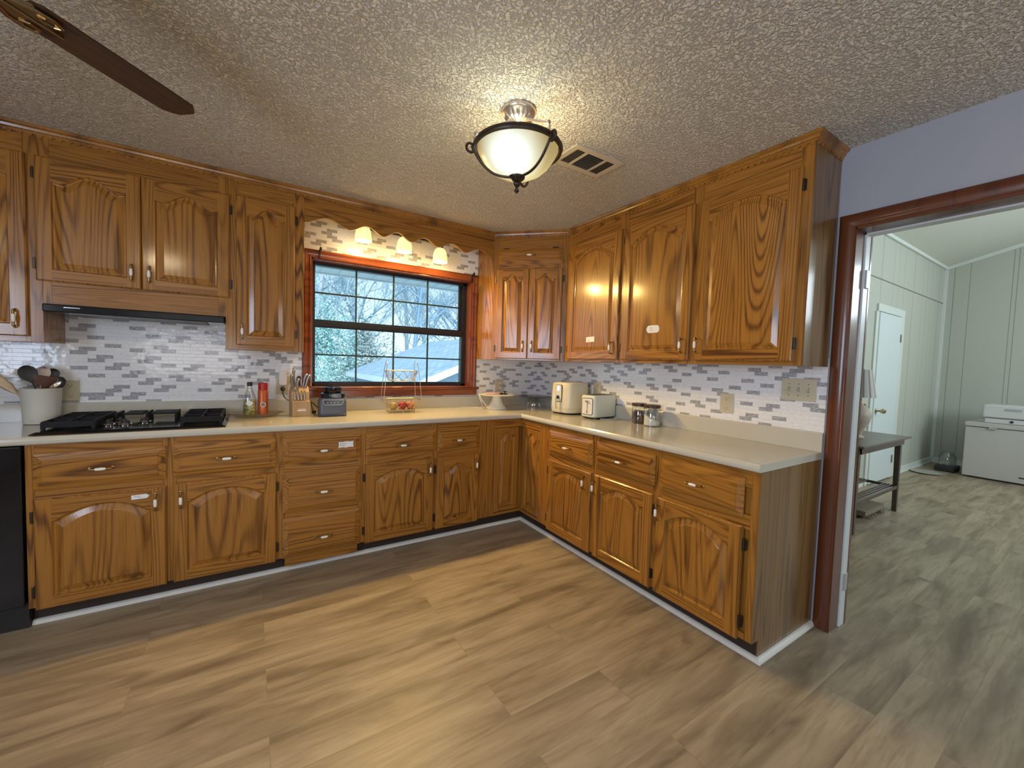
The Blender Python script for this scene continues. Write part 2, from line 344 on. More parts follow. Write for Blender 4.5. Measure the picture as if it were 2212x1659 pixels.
# assumed rear window / patio door frames (unseen behind the camera, added around fill lamps)
for nm, x0, x1, z0, z1 in (('assumed_window_2', -4.1, -2.5, .8, 2.1), ('assumed_door_3', -1.9, -.7, .05, 2.15)):
    f = MB(); y = YR + .1
    f.box(x0, x0 + .06, y - .1, y, z0, z1); f.box(x1 - .06, x1, y - .1, y, z0, z1); f.box(x0, x1, y - .1, y, z1 - .06, z1); f.box(x0, x1, y - .1, y, z0, z0 + .06)
    struct(f.build(nm, WHITE))
def wallframe(nm, ax, c_, a0, a1, z0, z1):
    f = MB(); B = (lambda p0, p1, q0, q1: f.box(p0, p1, c_ - .02, c_ + .02, q0, q1)) if ax == 'y' else (lambda p0, p1, q0, q1: f.box(c_ - .02, c_ + .02, p0, p1, q0, q1))
    B(a0, a0 + .06, z0, z1); B(a1 - .06, a1, z0, z1); B(a0 + .06, a1 - .06, z1 - .06, z1); B(a0 + .06, a1 - .06, z0, z0 + .06); struct(f.build(nm, WHITE))
wallframe('assumed_window_3', 'x', XL + .021, -4.1, -2.7, .95, 2.15); wallframe('assumed_window_4', 'x', DX - .021, -5.3, -4.2, 2.25, 3.25); wallframe('assumed_window_5', 'y', YR + .021, 2.0, 4.4, 1.7, 3.1)  # frames added around the assumed side and den fill lamps; walls stay solid
# ================================================================== KITCHEN WINDOW
win = MB()
def molding(m, x0, x1, z0, z1, wd=.057, prof=((0, 0), (0, .014), (.008, .017), (.016, .012), (.026, .014), (.04, .019), (.05, .014), (.057, .010), (.057, 0))):
    # picture-frame casing: three mitred sides (left, top, right), profile runs from the opening outwards
    L = []
    for w_, d_ in prof: L.append([(x0 - w_, -d_, z0), (x0 - w_, -d_, z1 + w_), (x1 + w_, -d_, z1 + w_), (x1 + w_, -d_, z0)])
    for k in range(3):
        m.loft([[r[k] for r in L], [r[k + 1] for r in L]], 0)
molding(win, WX0, WX1, 1.10, WZ1)
wn = struct(win.build('window_1', CHERRYX))
j = MB(); j.box(WX0 - .001, WX0 + .012, -.002, .10, WZ0, WZ1); j.box(WX1 - .012, WX1 + .001, -.002, .10, WZ0, WZ1); j.box(WX0, WX1, -.002, .10, WZ1 - .012, WZ1 + .001)
j.build('window_jamb', CHERRY, wn)
j = MB(); j.box(WX0 - .075, WX1 + .075, -.045, .0, 1.078, 1.100); j.box(WX0, WX1, -.045, .10, 1.085, 1.103); j.build('window_stool', CHERRYX, wn, bevel=.006, seg=3)
MB().box(WX0 - .06, WX1 + .06, -.022, 0, 1.024, 1.078).build('window_apron', CHERRYX, wn, bevel=.004)
FY = .085
fr = MB(); fx0, fx1, fz0, fz1 = WX0 + .012, WX1 - .012, WZ0 + .008, WZ1 - .012
fr.box(fx0, fx0 + .022, FY, FY + .06, fz0, fz1); fr.box(fx1 - .040, fx1, FY, FY + .06, fz0, fz1); fr.box(fx0, fx1, FY, FY + .06, fz1 - .022, fz1); fr.box(fx0, fx1, FY, FY + .06, fz0, fz0 + .022)
fr.build('window_frame', ALU, wn, bevel=.002)
GX0, GX1 = -2.078, -.868
def sash(z0, z1, y, name, x1):
    s = MB(); a = .018
    s.box(fx0 + .02, GX0, y, y + .022, z0, z1); s.box(x1, fx1 - .035, y, y + .022, z0, z1); s.box(fx0 + .02, fx1 - .03, y, y + .022, z1, z1 + a); s.box(fx0 + .02, fx1 - .03, y, y + .022, z0 - a, z0)
    o = s.build(name, ALU, wn, bevel=.0015)
    mu = MB()
    for k in (1, 2, 3):
        x = GX0 + (GX1 - GX0) * k / 4; mu.box(x - .006, x + .006, y + .004, y + .016, z0, z1)
    mu.box(GX0, x1, y + .005, y + .015, (z0 + z1) / 2 - .006, (z0 + z1) / 2 + .006)
    mu.build('muntin_grid', plain('muntin_green_black', (0.02, 0.045, 0.04), 0.4), o)
    MB().box(GX0, x1, y + .009, y + .011, z0, z1).build('glass_pane', GLASS, o)
sash(1.618, 2.03, FY + .030, 'upper_sash', -.868); sash(1.137, 1.555, FY + .006, 'lower_sash', -.845)
b = MB(); b.box(fx0 + .02, fx1 - .03, FY, FY + .03, 1.568, 1.603); b.build('meeting_rail', ALU, wn, bevel=.002)
for x in (WX0 + .055, WX1 - .012):
    o = MB(); o.box(x - .004, x + .004, -.05, -.015, 2.098, 2.122); o.box(x - .003, x + .010, -.05, -.044, 2.11, 2.132); o.box(x - .007, x + .004, -.020, -.014, 2.05, 2.10)
    tag(o.build('curtain_rod_bracket', BLACKM, base=(x, 0, 2.1)), 'small black curtain rod bracket at the %s top corner of the window casing' % ('left' if x < -1.5 else 'right'), 'bracket', 'curtain rod brackets')
# doorway casing
dc = MB()
pr = ((0, .012), (.006, .018), (.02, .018), (.028, .021), (.052, .021), (.062, .017), (.070, .010))   # from the opening outwards, height off the wall
y0 = OY0; L = []
for w_, d_ in pr: L.append([(-d_, y0 + w_, 0.001), (-d_, y0 + w_, OZ + w_), (-d_, -3.9, OZ + w_)])
L = [[(0, *L[0][k][1:]) for k in range(3)]] + L + [[(0, *L[-1][k][1:]) for k in range(3)]]
for k in range(2): dc.loft([[r[k] for r in L], [r[k + 1] for r in L]])
d1 = struct(dc.build('door_1', CASE, smooth=True, auto=30))
j = MB(); j.box(-.016, .09, y0 - .004, y0 + .004, 0.001, OZ); j.box(-.016, .09, OY1, y0, OZ - .010, OZ + .004); j.build('door_jamb', CASE, d1)
j = MB(); j.box(.09, XD + .004, y0 - .012, y0 + .004, 0.001, OZ); j.box(.09, XD + .004, OY1, y0, OZ - .018, OZ + .004)
wj = j.build('painted_jamb', plain('white_gloss_jamb', (0.62, 0.67, 0.68), 0.3), d1, bevel=.002)
for z in (.24, 1.80):
    MB().box(.100, .135, y0 - .020, y0 - .011, z - .045, z + .045).build('hinge_leaf', plain('painted_hinge', (0.45, 0.47, 0.46), 0.35, 0.3), wj, bevel=.002)
j = MB(); j.box(XD + .004, XD + .022, y0 - .014, y0 + .06, 0.001, OZ + .06); j.build('den_side_casing', CASE, d1)
# den door
DW = plain('white_door_paint', (0.66, 0.74, 0.75), 0.35)
dd = MB(); dd.box(3.74, 4.50, DY - .030, DY - .006, .012, 2.07); d2 = struct(dd.build('door_2', DW, bevel=.003))
f = MB(); f.box(4.50, 4.66, DY - .022, DY, 0, 2.079); f.box(3.70, 4.66, DY - .022, DY, 2.08, 2.17); f.box(3.66, 3.74, DY - .018, DY, 0, 2.079); f.build('door_frame', DTR, d2, bevel=.003)
f = MB(); f.lathe([(.028, 0), (.028, .006), (.012, .014), (.010, .04), (.022, .05), (.030, .065), (.028, .085), (.012, .095)], (3.80, DY - .030, .90), (0, -1, 0), 16)
f.build('door_knob', plain('brass_knob', (0.45, 0.36, 0.2), 0.25, 0.9), d2, smooth=True)
for z in (.25, 1.80): MB().box(4.485, 4.515, DY - .040, DY - .028, z - .05, z + .05).build('door_hinge', plain('old_brass_hinge', (0.3, 0.28, 0.22), 0.4, 0.6), d2)
# ================================================================== CABINETS
# frame coordinates: u along the wall, w out from the wall, v up
BACK = (lambda u, w, v: (u, -w, v)); RIGHT = (lambda u, w, v: (-w, -u, v))
S2 = sqrt(.5); PD = (-.7386, -.2906)
DIAG = (lambda u, w, v: (PD[0] + u * S2 - w * S2, PD[1] - u * S2 - w * S2, v))
def hmat(T): return {BACK: OAKX, RIGHT: OAKY, DIAG: OAKD}[T]
def inset(n, x0, x1, z0, z1, rise, style, d):
    """closed outline with an arched or bell-shaped top, inset by d"""
    X0, X1, Z0 = x0 + d, x1 - d, z0 + d; pts = [(X0, Z0), (X1, Z0)]
    for i in range(n + 1):
        u = 1 - 2 * i / n
        if style == 'arch': h = rise * max(0, 1 - (abs(u) / .94) ** 2.1)
        elif style == 'bell':
            a = min(1, abs(u) / .80); h = rise * (0.5 + 0.5 * cos(pi * a)) ** .80 + (rise * .16 * ((abs(u) - .80) / .20) ** 1.5 if abs(u) > .80 else 0)
        else: h = 0
        pts.append((X0 + (X1 - X0) * (u + 1) / 2, z1 - rise + h - d))
    return pts
def door(T, u0, u1, v0, v1, w0, parent, style='arch', rise=.05, th=.019, st=.058, hinge=None, rail=None):
    n = 36 if style != 'flat' else 2; b = MB(T); w1 = w0 + th; c = .006
    o0 = [(u0, v0), (u1, v0), (u1, v1), (u0, v1)]
    o1 = [(u0 + c, v0 + c), (u1 - c, v0 + c), (u1 - c, v1 - c), (u0 + c, v1 - c)]
    b.loft([[(u, w0, v) for u, v in o0], [(u, w1 - .005, v) for u, v in o0], [(u, w1, v) for u, v in o1]], 0, True, False)
    x0, x1, z0, z1 = u0 + st, u1 - st, v0 + st, v1 - (rail or st * .82)
    a = inset(n, x0, x1, z0, z1, rise, style, 0)
    ub0, ub1, vb0, vb1 = u0 + c, u1 - c, v0 + c, v1 - c
    b.add([(ub0, w1, vb0), (x0, w1, vb0), (x0, w1, vb1), (ub0, w1, vb1)], [(0, 1, 2, 3)], 0)
    b.add([(x1, w1, vb0), (ub1, w1, vb0), (ub1, w1, vb1), (x1, w1, vb1)], [(0, 1, 2, 3)], 0)
    b.add([(x0, w1, vb0), (x1, w1, vb0), (x1, w1, z0), (x0, w1, z0)], [(0, 1, 2, 3)], 1)
    top = a[2:]
    for i in range(len(top) - 1):
        (p, q), (r, s_) = top[i], top[i + 1]
        b.add([(p, w1, q), (p, w1, vb1), (r, w1, vb1), (r, w1, s_)], [(0, 1, 2, 3)], 1)
    steps = [(0, w1), (.003, w1 - .005), (.006, w1 - .009), (.011, w1 - .0095), (.036, w1 - .001), (.038, w1 + .0005)]
    rings = [[(u, w_, v) for u, v in inset(n, x0, x1, z0, z1, rise, style, d)] for d, w_ in steps]
    b.loft(rings, 2, False, True)
    o = b.build('door', [OAKZ, hmat(T), OAKP], parent)
    if hinge:
        for z in (v0 + .085, v1 - .085):
            hu = u0 - .006 if hinge == 'L' else u1 + .006
            h = MB(T); h.box(hu - .009, hu + .009, w0 - .001, w0 + .006, z - .026, z + .026); h.box(hu - .004, hu + .004, w0 + .004, w0 + .014, z - .028, z + .028)
            h.build('hinge', BRONZE, parent, bevel=.0015)
    return o
def drawer(T, u0, u1, v0, v1, w0, parent, name='drawer', bev=.030):
    b = MB(T)
    R = lambda d, w_: [(u0 + d, w_, v0 + d), (u1 - d, w_, v0 + d), (u1 - d, w_, v1 - d), (u0 + d, w_, v1 - d)]
    b.loft([R(0, w0), R(0, w0 + .008), R(bev, w0 + .0185), R(bev + .001, w0 + .021)], 0)
    return b.build(name, [hmat(T)], parent)
def handle(T, u, v, w0, vert, parent):
    b = MB(T); ax = (0, 0, 1) if vert else (1, 0, 0); A = Vector(ax); c = Vector((u, w0 + .024, v))
    b.lathe([(.0045, -.021), (.0068, -.016), (.0080, 0), (.0068, .016), (.0045, .021)], c, ax, 12, 1)
    for sg in (-1, 1):
        b.lathe([(.0055, .0195), (.0062, .023), (.0045, .027), (.0060, .034), (.0035, .043)], c, tuple(A * sg), 10, 0)
        b.tube([c + A * (sg * .034), c + A * (sg * .040) - Vector((0, .012, 0)), c + A * (sg * .041) - Vector((0, .0245, 0))], .0042, 8, 0)
        b.lathe([(.009, 0), (.008, .003), (.004, .005)], c + A * (sg * .041) - Vector((0, .024, 0)), (0, 1, 0), 10, 0)
    return b.build('handle', [BRASS, CERAM], parent, smooth=True)
def frameboards(T, parent, u0, u1, v0, v1, w0, w1, stiles, rails, name='face_frame'):
    b = MB(T)
    for a, c in stiles: b.box(a, c, w0, w1, v0, v1, 0)
    for a, c, lo, hi in rails: b.box(a, c, w0, w1, lo, hi, 1)
    return b.build(name, [OAKZ, hmat(T)], parent, bevel=.0008, seg=1)
BW, BT, TK = .61, .879, .100        # base face plane, underside of counter, toe kick height
def base(T, u0, u1, label, doors=(), drawers=(), hinge=None, style='arch', rise=.05, group='base cabinets'):
    """doors: (u0,u1,v0,v1,handle_u,handle_v); drawers: (u0,u1,v0,v1,handle_u,handle_v)"""
    t = thing('base_cabinet', label, 'cabinet', T((u0 + u1) / 2, .3, 0), group=group)
    MB(T).box(u0 + .0005, u1 - .0005, .004, BW - .019, TK, BT - .001).build('carcass', [OAKZ], t)
    st = [(u0, u0 + .030), (u1 - .030, u1)]
    rs = [(u0 + .030, u1 - .030, TK, TK + .03), (u0 + .030, u1 - .030, .80, BT)]
    for d in list(drawers): rs.append((u0 + .030, u1 - .030, d[2] - .055, d[2] + .012))
    frameboards(T, t, u0, u1, TK, BT, BW - .019, BW, st, rs)
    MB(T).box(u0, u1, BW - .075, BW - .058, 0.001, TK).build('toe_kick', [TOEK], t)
    for d in drawers:
        o = drawer(T, d[0], d[1], d[2], d[3], BW, t); handle(T, d[4], d[5], BW + .021, False, o)
    for d in doors:
        o = door(T, d[0], d[1], d[2], d[3], BW, t, style, rise, hinge=hinge); handle(T, d[4], d[5], BW + .019, True, o)
    return t
c1 = base(BACK, -3.370, -2.855, 'wide oak base cabinet under the cooktop, paper tag on its arched door', [(-3.343, -2.870, .093, .620, -2.909, .545)], [(-3.343, -2.870, .660, .832, -3.110, .746)], 'L', rise=.060)
c2 = base(BACK, -2.855, -2.350, 'oak base cabinet under the right half of the cooktop, hinges at its right', [(-2.840, -2.368, .093, .630, -2.807, .540)], [(-2.840, -2.368, .664, .836, -2.606, .747)], 'R', rise=.055)
c3 = base(BACK, -2.350, -1.870, 'oak drawer base with three stacked drawers, white sticker on the top one', [], [(-2.333, -1.888, .675, .831, -2.112, .747), (-2.333, -1.888, .378, .622, -2.110, .489), (-2.333, -1.888, .099, .342, -2.107, .202)])
c4 = base(BACK, -1.870, -1.365, 'oak base cabinet under the window between the drawer stack and narrow cabinet', [(-1.855, -1.378, .093, .622, -1.412, .545)], [(-1.855, -1.362, .677, .829, -1.612, .739)], 'L', rise=.055)
c5 = base(BACK, -1.365, -.985, 'narrow oak base cabinet with bell-arched door just left of the inside corner', [(-1.357, -1.011, .093, .620, -1.038, .540)], [(-1.351, -1.009, .665, .826, -1.192, .743)], 'L', style='bell', rise=.055)
r1 = base(RIGHT, .965, 1.468, 'oak base cabinet on the right run nearest the inside corner', [(.996, 1.450, .092, .622, 1.397, .547)], [(.992, 1.455, .662, .837, 1.211, .744)], 'L', rise=.060)
r2_ = base(RIGHT, 1.468, 1.955, 'middle oak base cabinet of the right run', [(1.485, 1.935, .093, .625, 1.492, .539)], [(1.484, 1.940, .672, .842, 1.699, .753)], 'R', rise=.060)
r3 = base(RIGHT, 1.955, 2.481, 'oak base cabinet at the end of the right run beside the doorway', [(1.966, 2.426, .093, .620, 1.979, .540)], [(1.975, 2.421, .660, .841, 2.189, .750)], 'R', rise=.060)
e_ = MB(RIGHT); e_.prism([(.004, .001), (BW - .058, .001), (BW - .058, TK), (BW, TK), (BW, BT), (.004, BT)], 2.4815, 2.4875, 0, 'x')
e_.build('end_panel', [OAKG], r3)
# inside corner cabinet with two inset doors
ct = thing('corner_base_cabinet', 'oak inside corner base cabinet with two narrow bell-arched doors meeting at right angle', 'cabinet', (-.6, -.6, 0), group='base cabinets')
k = MB(); k.prism([(-.985, -.02), (-.985, -.594), (-.594, -.594), (-.594, -.965), (-.02, -.965), (-.02, -.02)], TK, BT - .001); k.build('carcass', [OAKZ], ct)
frameboards(BACK, ct, -.985, -.61, TK, BT, .592, .61, [(-.985, -.866)], [(-.866, -.61, TK, .120), (-.866, -.61, .808, BT)])
frameboards(RIGHT, ct, .61, .965, TK, BT, .592, .61, [(.862, .965)], [(.61, .862, TK, .120), (.61, .862, .808, BT)])
door(BACK, -.862, -.630, .122, .805, .594, ct, 'bell', .045, th=.012, st=.045); door(RIGHT, .630, .858, .122, .805, .594, ct, 'bell', .045, th=.012, st=.042)
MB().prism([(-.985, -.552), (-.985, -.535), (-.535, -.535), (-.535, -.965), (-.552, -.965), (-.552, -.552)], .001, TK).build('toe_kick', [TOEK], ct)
# paper stickers
def sticker(T, poly, w, parent, lines, ang=0, shear=.2):
    cu = sum(p[0] for p in poly) / len(poly); cv = sum(p[1] for p in poly) / len(poly)
    R = lambda a, b_: (cu + (a - cu) * cos(ang) - (b_ - cv) * sin(ang), cv + (a - cu) * sin(ang) + (b_ - cv) * cos(ang))
    q = [R(*p) for p in poly]
    b = MB(T); b.loft([[(u, w, v) for u, v in q], [(u, w + .0012, v) for u, v in q]], 0)
    pos = [R(a[2], a[3]) for a in lines]
    o = b.build('paper_label', [PAPER], parent)
    for (bd, sz, _, _), (pu, pv) in zip(lines, pos):
        TT = lambda x, y, z, pu=pu, pv=pv: T(pu + x * cos(ang) - y * sin(ang), w + .0013, pv + x * sin(ang) + y * cos(ang))
        b2 = MB(); b2.v = []; x = -len(bd) * sz * .27; k_ = MB(T)
        text_into(k_, bd, sz, lambda x, y: (pu + x * cos(ang) - y * sin(ang), w + .0013, pv + x * sin(ang) + y * cos(ang)), shear)
        INKS.append((k_, o))
def text_into(mb, body, size, f, shear):
    cu = bpy.data.curves.new('t', 'FONT'); cu.body = body; cu.size = size; cu.align_x = 'CENTER'; cu.align_y = 'CENTER'; cu.resolution_u = 2; cu.shear = shear
    ob = bpy.data.objects.new('t', cu); COL.objects.link(ob); dg = bpy.context.evaluated_depsgraph_get(); dg.update()
    me = bpy.data.meshes.new_from_object(ob.evaluated_get(dg)); bpy.data.objects.remove(ob)
    mb.add([f(v.co.x, v.co.y) for v in me.vertices], [tuple(p.vertices) for p in me.polygons], 0); bpy.data.meshes.remove(me)
INKS = []
def partdoor(t, nm='door', i=0): return [c_ for c_ in t.children if c_.name.split('.')[0] == nm][i]
def merge_ink():
    for k_, o in INKS:
        me = o.data; bm_v = [tuple(v.co + WL[o.name]) for v in me.vertices]; n0 = len(bm_v)
        fs = [tuple(p.vertices) for p in me.polygons]; mi = [p.material_index for p in me.polygons]
        me2 = bpy.data.meshes.new(o.name)
        off = WL[o.name]
        me2.from_pydata([tuple(Vector(v) - off) for v in bm_v + k_.v], [], fs + [tuple(i + n0 for i in f) for f in k_.f])
        me2.materials.append(PAPER); me2.materials.append(INK)
        me2.polygons.foreach_set('material_index', mi + [1] * len(k_.f)); o.data = me2
wav = [(-.046, -.020), (-.022, -.018), (0, -.021), (.022, -.018), (.045, -.020), (.042, 0), (.045, .019), (.024, .017), (0, .020), (-.022, .016), (-.045, .018), (-.043, 0)]
sticker(BACK, [(-1.980 + a, .773 + b_) for a, b_ in wav], BW + .0212, partdoor(c3, 'drawer'), [('Spoons', .014, -1.998, .780), ('Forks', .014, -2.003, .767)])
tagp = [(-.034, -.0115), (.024, -.0115), (.031, -.006), (.034, 0), (.031, .006), (.024, .0115), (-.034, .0115)]
sticker(BACK, [(-2.970 + a, .582 + b_) for a, b_ in tagp], BW + .0192, partdoor(c1), [('Baking', .0075, -2.982, .5855), ('pans', .0075, -2.970, .578)], ang=.03)
# shoe moldings
sm = MB(); q = [(0, 0), (.021, 0), (.0195, .008), (.015, .015), (.008, .0195), (0, .021)]
def sweep(mb, path, prof, m=0):
    rings = []; n = len(path)
    for i, p in enumerate(path):
        P = Vector(p); a = (P - Vector(path[i - 1])).normalized() if i else None; b_ = (Vector(path[i + 1]) - P).normalized() if i < n - 1 else None
        a = a or b_; b_ = b_ or a; na = Vector((a.y, -a.x)); nb = Vector((b_.y, -b_.x)); nn = (na + nb).normalized(); k_ = 1 / max(.3, nn.dot(na))
        rings.append([(P.x + nn.x * d * k_, P.y + nn.y * d * k_, z) for d, z in prof])
    mb.loft(rings, m)
sweep(sm, [(-3.372, -.5525), (-.5525, -.5525), (-.5525, -2.4882), (-.003, -2.4882)], [(d, z + .001) for d, z in q])
struct(sm.build('baseboard_kitchen', SHOE))
# countertop with rolled front edge and coved backsplash
CT = .914; CF = .635
cp = thing('countertop', 'cream laminate L-shaped countertop with rolled edge and low backsplash', 'countertop', (-.6, -.6, BT))
k = MB(); edge = [(0, BT), (CF - .006, BT), (CF - .001, BT + .006), (CF + .001, BT + .018), (CF - .002, CT - .006), (CF - .008, CT + .0015), (CF - .022, CT + .002), (CF - .036, CT), (0, CT)]
XC0 = -4.4
sweep(k, [(XC0, -.0035), (-.0035, -.0035), (-.0035, -2.490)], [(d, z) for d, z in edge])
k.build('worktop', [CTR], cp)
k = MB(); sweep(k, [(XC0, -.0035), (-.0035, -.0035), (-.0035, -2.490)], [(0, CT + .0005), (.019, CT + .0005), (.020, CT + .094), (.017, CT + .100), (0, CT + .1005)])
k.build('backsplash_lip', [CTR], cp)
# dishwasher
dw = thing('dishwasher', 'black dishwasher with glossy front left of the oak base cabinets', 'dishwasher', (-3.68, -.3, 0))
MB().box(-3.978, -3.374, -.59, -.02, .005, .872).build('body', [BLACKM], dw)
MB().box(-3.976, -3.376, -.628, -.592, .125, .872).build('door', [BLACK], dw, bevel=.004)
MB().box(-3.976, -3.376, -.575, -.560, .002, .118).build('kick_plate', [BLACKM], dw)
MB().box(-3.975, -3.377, -.636, -.629, .76, .868).build('control_panel', [BLACK], dw, bevel=.002)
ll = base(BACK, -4.46, -3.982, 'oak base cabinet at the far left beyond the dishwasher', [(-4.44, -4.00, .09, .62, -4.04, .545)], [(-4.44, -4.00, .66, .832, -4.22, .746)], 'L')
# ---------------------------------------------------------------- upper cabinets
UW, UB = .2906, 1.355
def upper(T, u0, u1, v0, label, doors, stiles=None, style='arch', rise=.05, group='upper cabinets', parent=None, back=.004, sides=True, hinge=True):
    t = thing('upper_cabinet', label, 'cabinet', T((u0 + u1) / 2, .15, v0), group=group)
    MB(T).box(u0 + .0005, u1 - .0005, back, UW - .019, v0, H - .003).build('carcass', [OAKZ], t)
    st = stiles or [(u0, u0 + .036), (u1 - .036, u1)]
    lo = max(a for a in [st[0][1]]); hi = st[-1][0]
    frameboards(T, t, u0, u1, v0, H - .003, UW - .019, UW, st, [(lo, hi, v0, doors[0][2] + .012), (lo, hi, 2.283, H - .003)])
    for d in doors:
        o = door(T, d[0], d[1], d[2], d[3], UW, t, style, rise, hinge=d[6] if hinge else None, rail=.062)
        handle(T, d[4], d[5], UW + .019, True, o)
    return t
ua = upper(BACK, -3.995, -3.392, UB, 'tall oak upper cabinet at the left edge above the utensil crock', [(-3.940, -3.442, 1.383, 2.292, -3.483, 1.470, None)], stiles=[(-3.995, -3.93), (-3.452, -3.392)], rise=.06)
ub = upper(BACK, -3.392, -2.625, 1.555, 'short two-door oak upper cabinet above the range hood', [(-3.411, -3.010, 1.670, 2.290, -3.048, 1.756, 'L'), (-3.0065, -2.605, 1.670, 2.290, -2.974, 1.757, 'R')], style='bell', rise=.062, stiles=[(-3.392, -3.36), (-2.66, -2.625)])
uc = upper(BACK, -2.625, -2.194, UB, 'single-door oak upper cabinet left of the window', [(-2.571, -2.250, 1.386, 2.300, -2.540, 1.469, 'R')], style='bell', rise=.060, stiles=[(-2.625, -2.56), (-2.262, -2.194)])
ud = upper(RIGHT, .7386, 1.345, UB, 'oak upper cabinet right of the diagonal corner, small rectangular paper label', [(.786, 1.327, 1.375, 2.291, 1.278, 1.460, 'L')], rise=.072)
ue = upper(RIGHT, 1.345, 1.907, UB, 'middle oak upper cabinet on the right wall, white oval sticker on its door', [(1.362, 1.890, 1.374, 2.290, 1.847, 1.464, 'L')], rise=.072)
uf = upper(RIGHT, 1.907, 2.481, UB, 'large oak upper cabinet at the end of the right wall by the doorway', [(1.925, 2.442, 1.375, 2.292, 1.947, 1.464, 'R')], rise=.072, stiles=[(1.907, 1.943), (2.430, 2.481)])
MB(RIGHT).box(2.4815, 2.4865, .004, UW, UB, H - .003).build('side_panel', [OAKG], uf)
sticker(RIGHT, [(1.059 + a, 1.526 + b_) for a, b_ in ((-.045, -.020), (.045, -.020), (.045, .020), (-.045, .020))], UW + .0196, partdoor(ud), [('Cups', .011, 1.045, 1.518)], ang=.03)
sticker(RIGHT, [(1.634 + a, 1.573 + b_) for a, b_ in ((-.034, -.024), (.036, -.024), (.046, -.015), (.050, 0), (.044, .016), (.036, .024), (-.034, .024), (-.046, .014), (-.050, 0), (-.045, -.014))], UW + .0196, partdoor(ue), [('Plates', .011, 1.622, 1.580), ('bowls', .011, 1.622, 1.566)])
# diagonal corner cabinet
dg_ = thing('diagonal_corner_cabinet', 'diagonal oak corner wall cabinet with two narrow doors and a flap above', 'cabinet', (-.4, -.4, UB), group='upper cabinets')
k = MB(); k.prism([(-.7381, -.004), (-.7381, -.2826), (-.2826, -.7381), (-.004, -.7381), (-.004, -.004)], UB, H - .003, 0); k.build('carcass', [OAKP], dg_)
DL = .6336
frameboards(DIAG, dg_, 0, DL, UB, H - .003, -.006, .0, [(.0, .042), (DL - .042, DL)], [(.042, DL - .042, UB, 1.375), (.042, DL - .042, 2.118, 2.170), (.042, DL - .042, 2.285, H - .003)])
for a, b_, hu, hg in ((.038, .3155, .279, 'L'), (.3185, .596, .354, 'R')):
    o = door(DIAG, a, b_, 1.367, 2.125, 0, dg_, 'bell', .050, st=.052, hinge=hg); handle(DIAG, hu, 1.473, .019, True, o)
o = drawer(DIAG, .045, .594, 2.164, 2.290, 0, dg_, 'flap_door', .028); handle(DIAG, .316, 2.231, .021, False, o)
for hu in (.110, .530): MB(DIAG).box(hu - .024, hu + .024, 0, .010, 2.291, 2.300).build('hinge', [BRONZE], dg_, bevel=.001)
# crown molding with rope bead
cm = MB(); cprof = [(-.004, 2.394), (.006, 2.394), (.007, 2.402), (.014, 2.406), (.017, 2.416), (.027, 2.422), (.031, 2.430), (.031, H - .001), (-.004, H - .001)]
cpath = [(-4.4, -UW), (-.7386 - .0, -UW), (-UW, -.7386), (-UW, -2.4866), (-.003, -2.4866)]
sweep(cm, cpath, [(d + .0003, z) for d, z in cprof])
for i in range(len(cpath) - 1):
    a = Vector(cpath[i]); b_ = Vector(cpath[i + 1]); Ld = (b_ - a).length; dr = (b_ - a) / Ld; nr = Vector((dr.y, -dr.x)); m_ = int(Ld / .034)
    for jx in range(m_):
        s0 = a + dr * ((jx + .15) * Ld / m_); s1 = a + dr * ((jx + .85) * Ld / m_); zb = 2.383
        pts = []
        for s_, zz in ((s0, 2.394), (s0 + (s1 - s0) * .22, zb), (s1 - (s1 - s0) * .22, zb), (s1, 2.394)): pts.append((s_ + nr * .0003, zz))
        cm.loft([[(p.x, p.y, z) for p, z in pts], [((p + nr * .005).x, (p + nr * .005).y, z) for p, z in pts]])
struct(cm.build('trim_1', oak('oak_crown', 'z', 7, rings=6)))
# scalloped valance over the window
vl = MB(); lows = [-2.190, -1.905, -1.675, -1.464, -1.246, -1.008, -.745]; P_ = []
for i in range(len(lows) - 1):
    n_ = 16
    for k_ in range(n_):
        u = k_ / n_; P_.append((lows[i] + (lows[i + 1] - lows[i]) * u, 2.223 + .050 * (0.5 - 0.5 * cos(2 * pi * u)) ** .85))
P_ = [(-2.1935, 2.225)] + P_ + [(-.7392, 2.219)]
vl.loft([[(x, -UW, z) for x, z in P_] + [(-.7392, -UW, 2.393), (-2.1935, -UW, 2.393)], [(x, -UW + .019, z) for x, z in P_] + [(-.7392, -UW + .019, 2.393), (-2.1935, -UW + .019, 2.393)]])
tag(vl.build('window_valance', OAKX, base=(-1.47, -.28, 2.3)), 'scalloped oak valance board spanning above the kitchen window', 'valance')
# ---------------------------------------------------------------- range hood
hd = thing('range_hood', 'slim black range hood tucked under the short upper cabinet', 'range hood', (-3.01, -.15, 1.51))
MB().box(-3.388, -2.630, -.325, -.008, 1.512, 1.553).build('body', [BLACK], hd, bevel=.006, seg=3)
MB().box(-3.30, -2.72, -.29, -.05, 1.508, 1.513).build('filter', [plain('hood_filter', (0.12, 0.12, 0.12), 0.4, 0.8)], hd)
MB().box(-3.31, -3.25, -.3275, -.324, 1.536, 1.541).build('trim_badge', [CHROME], hd)
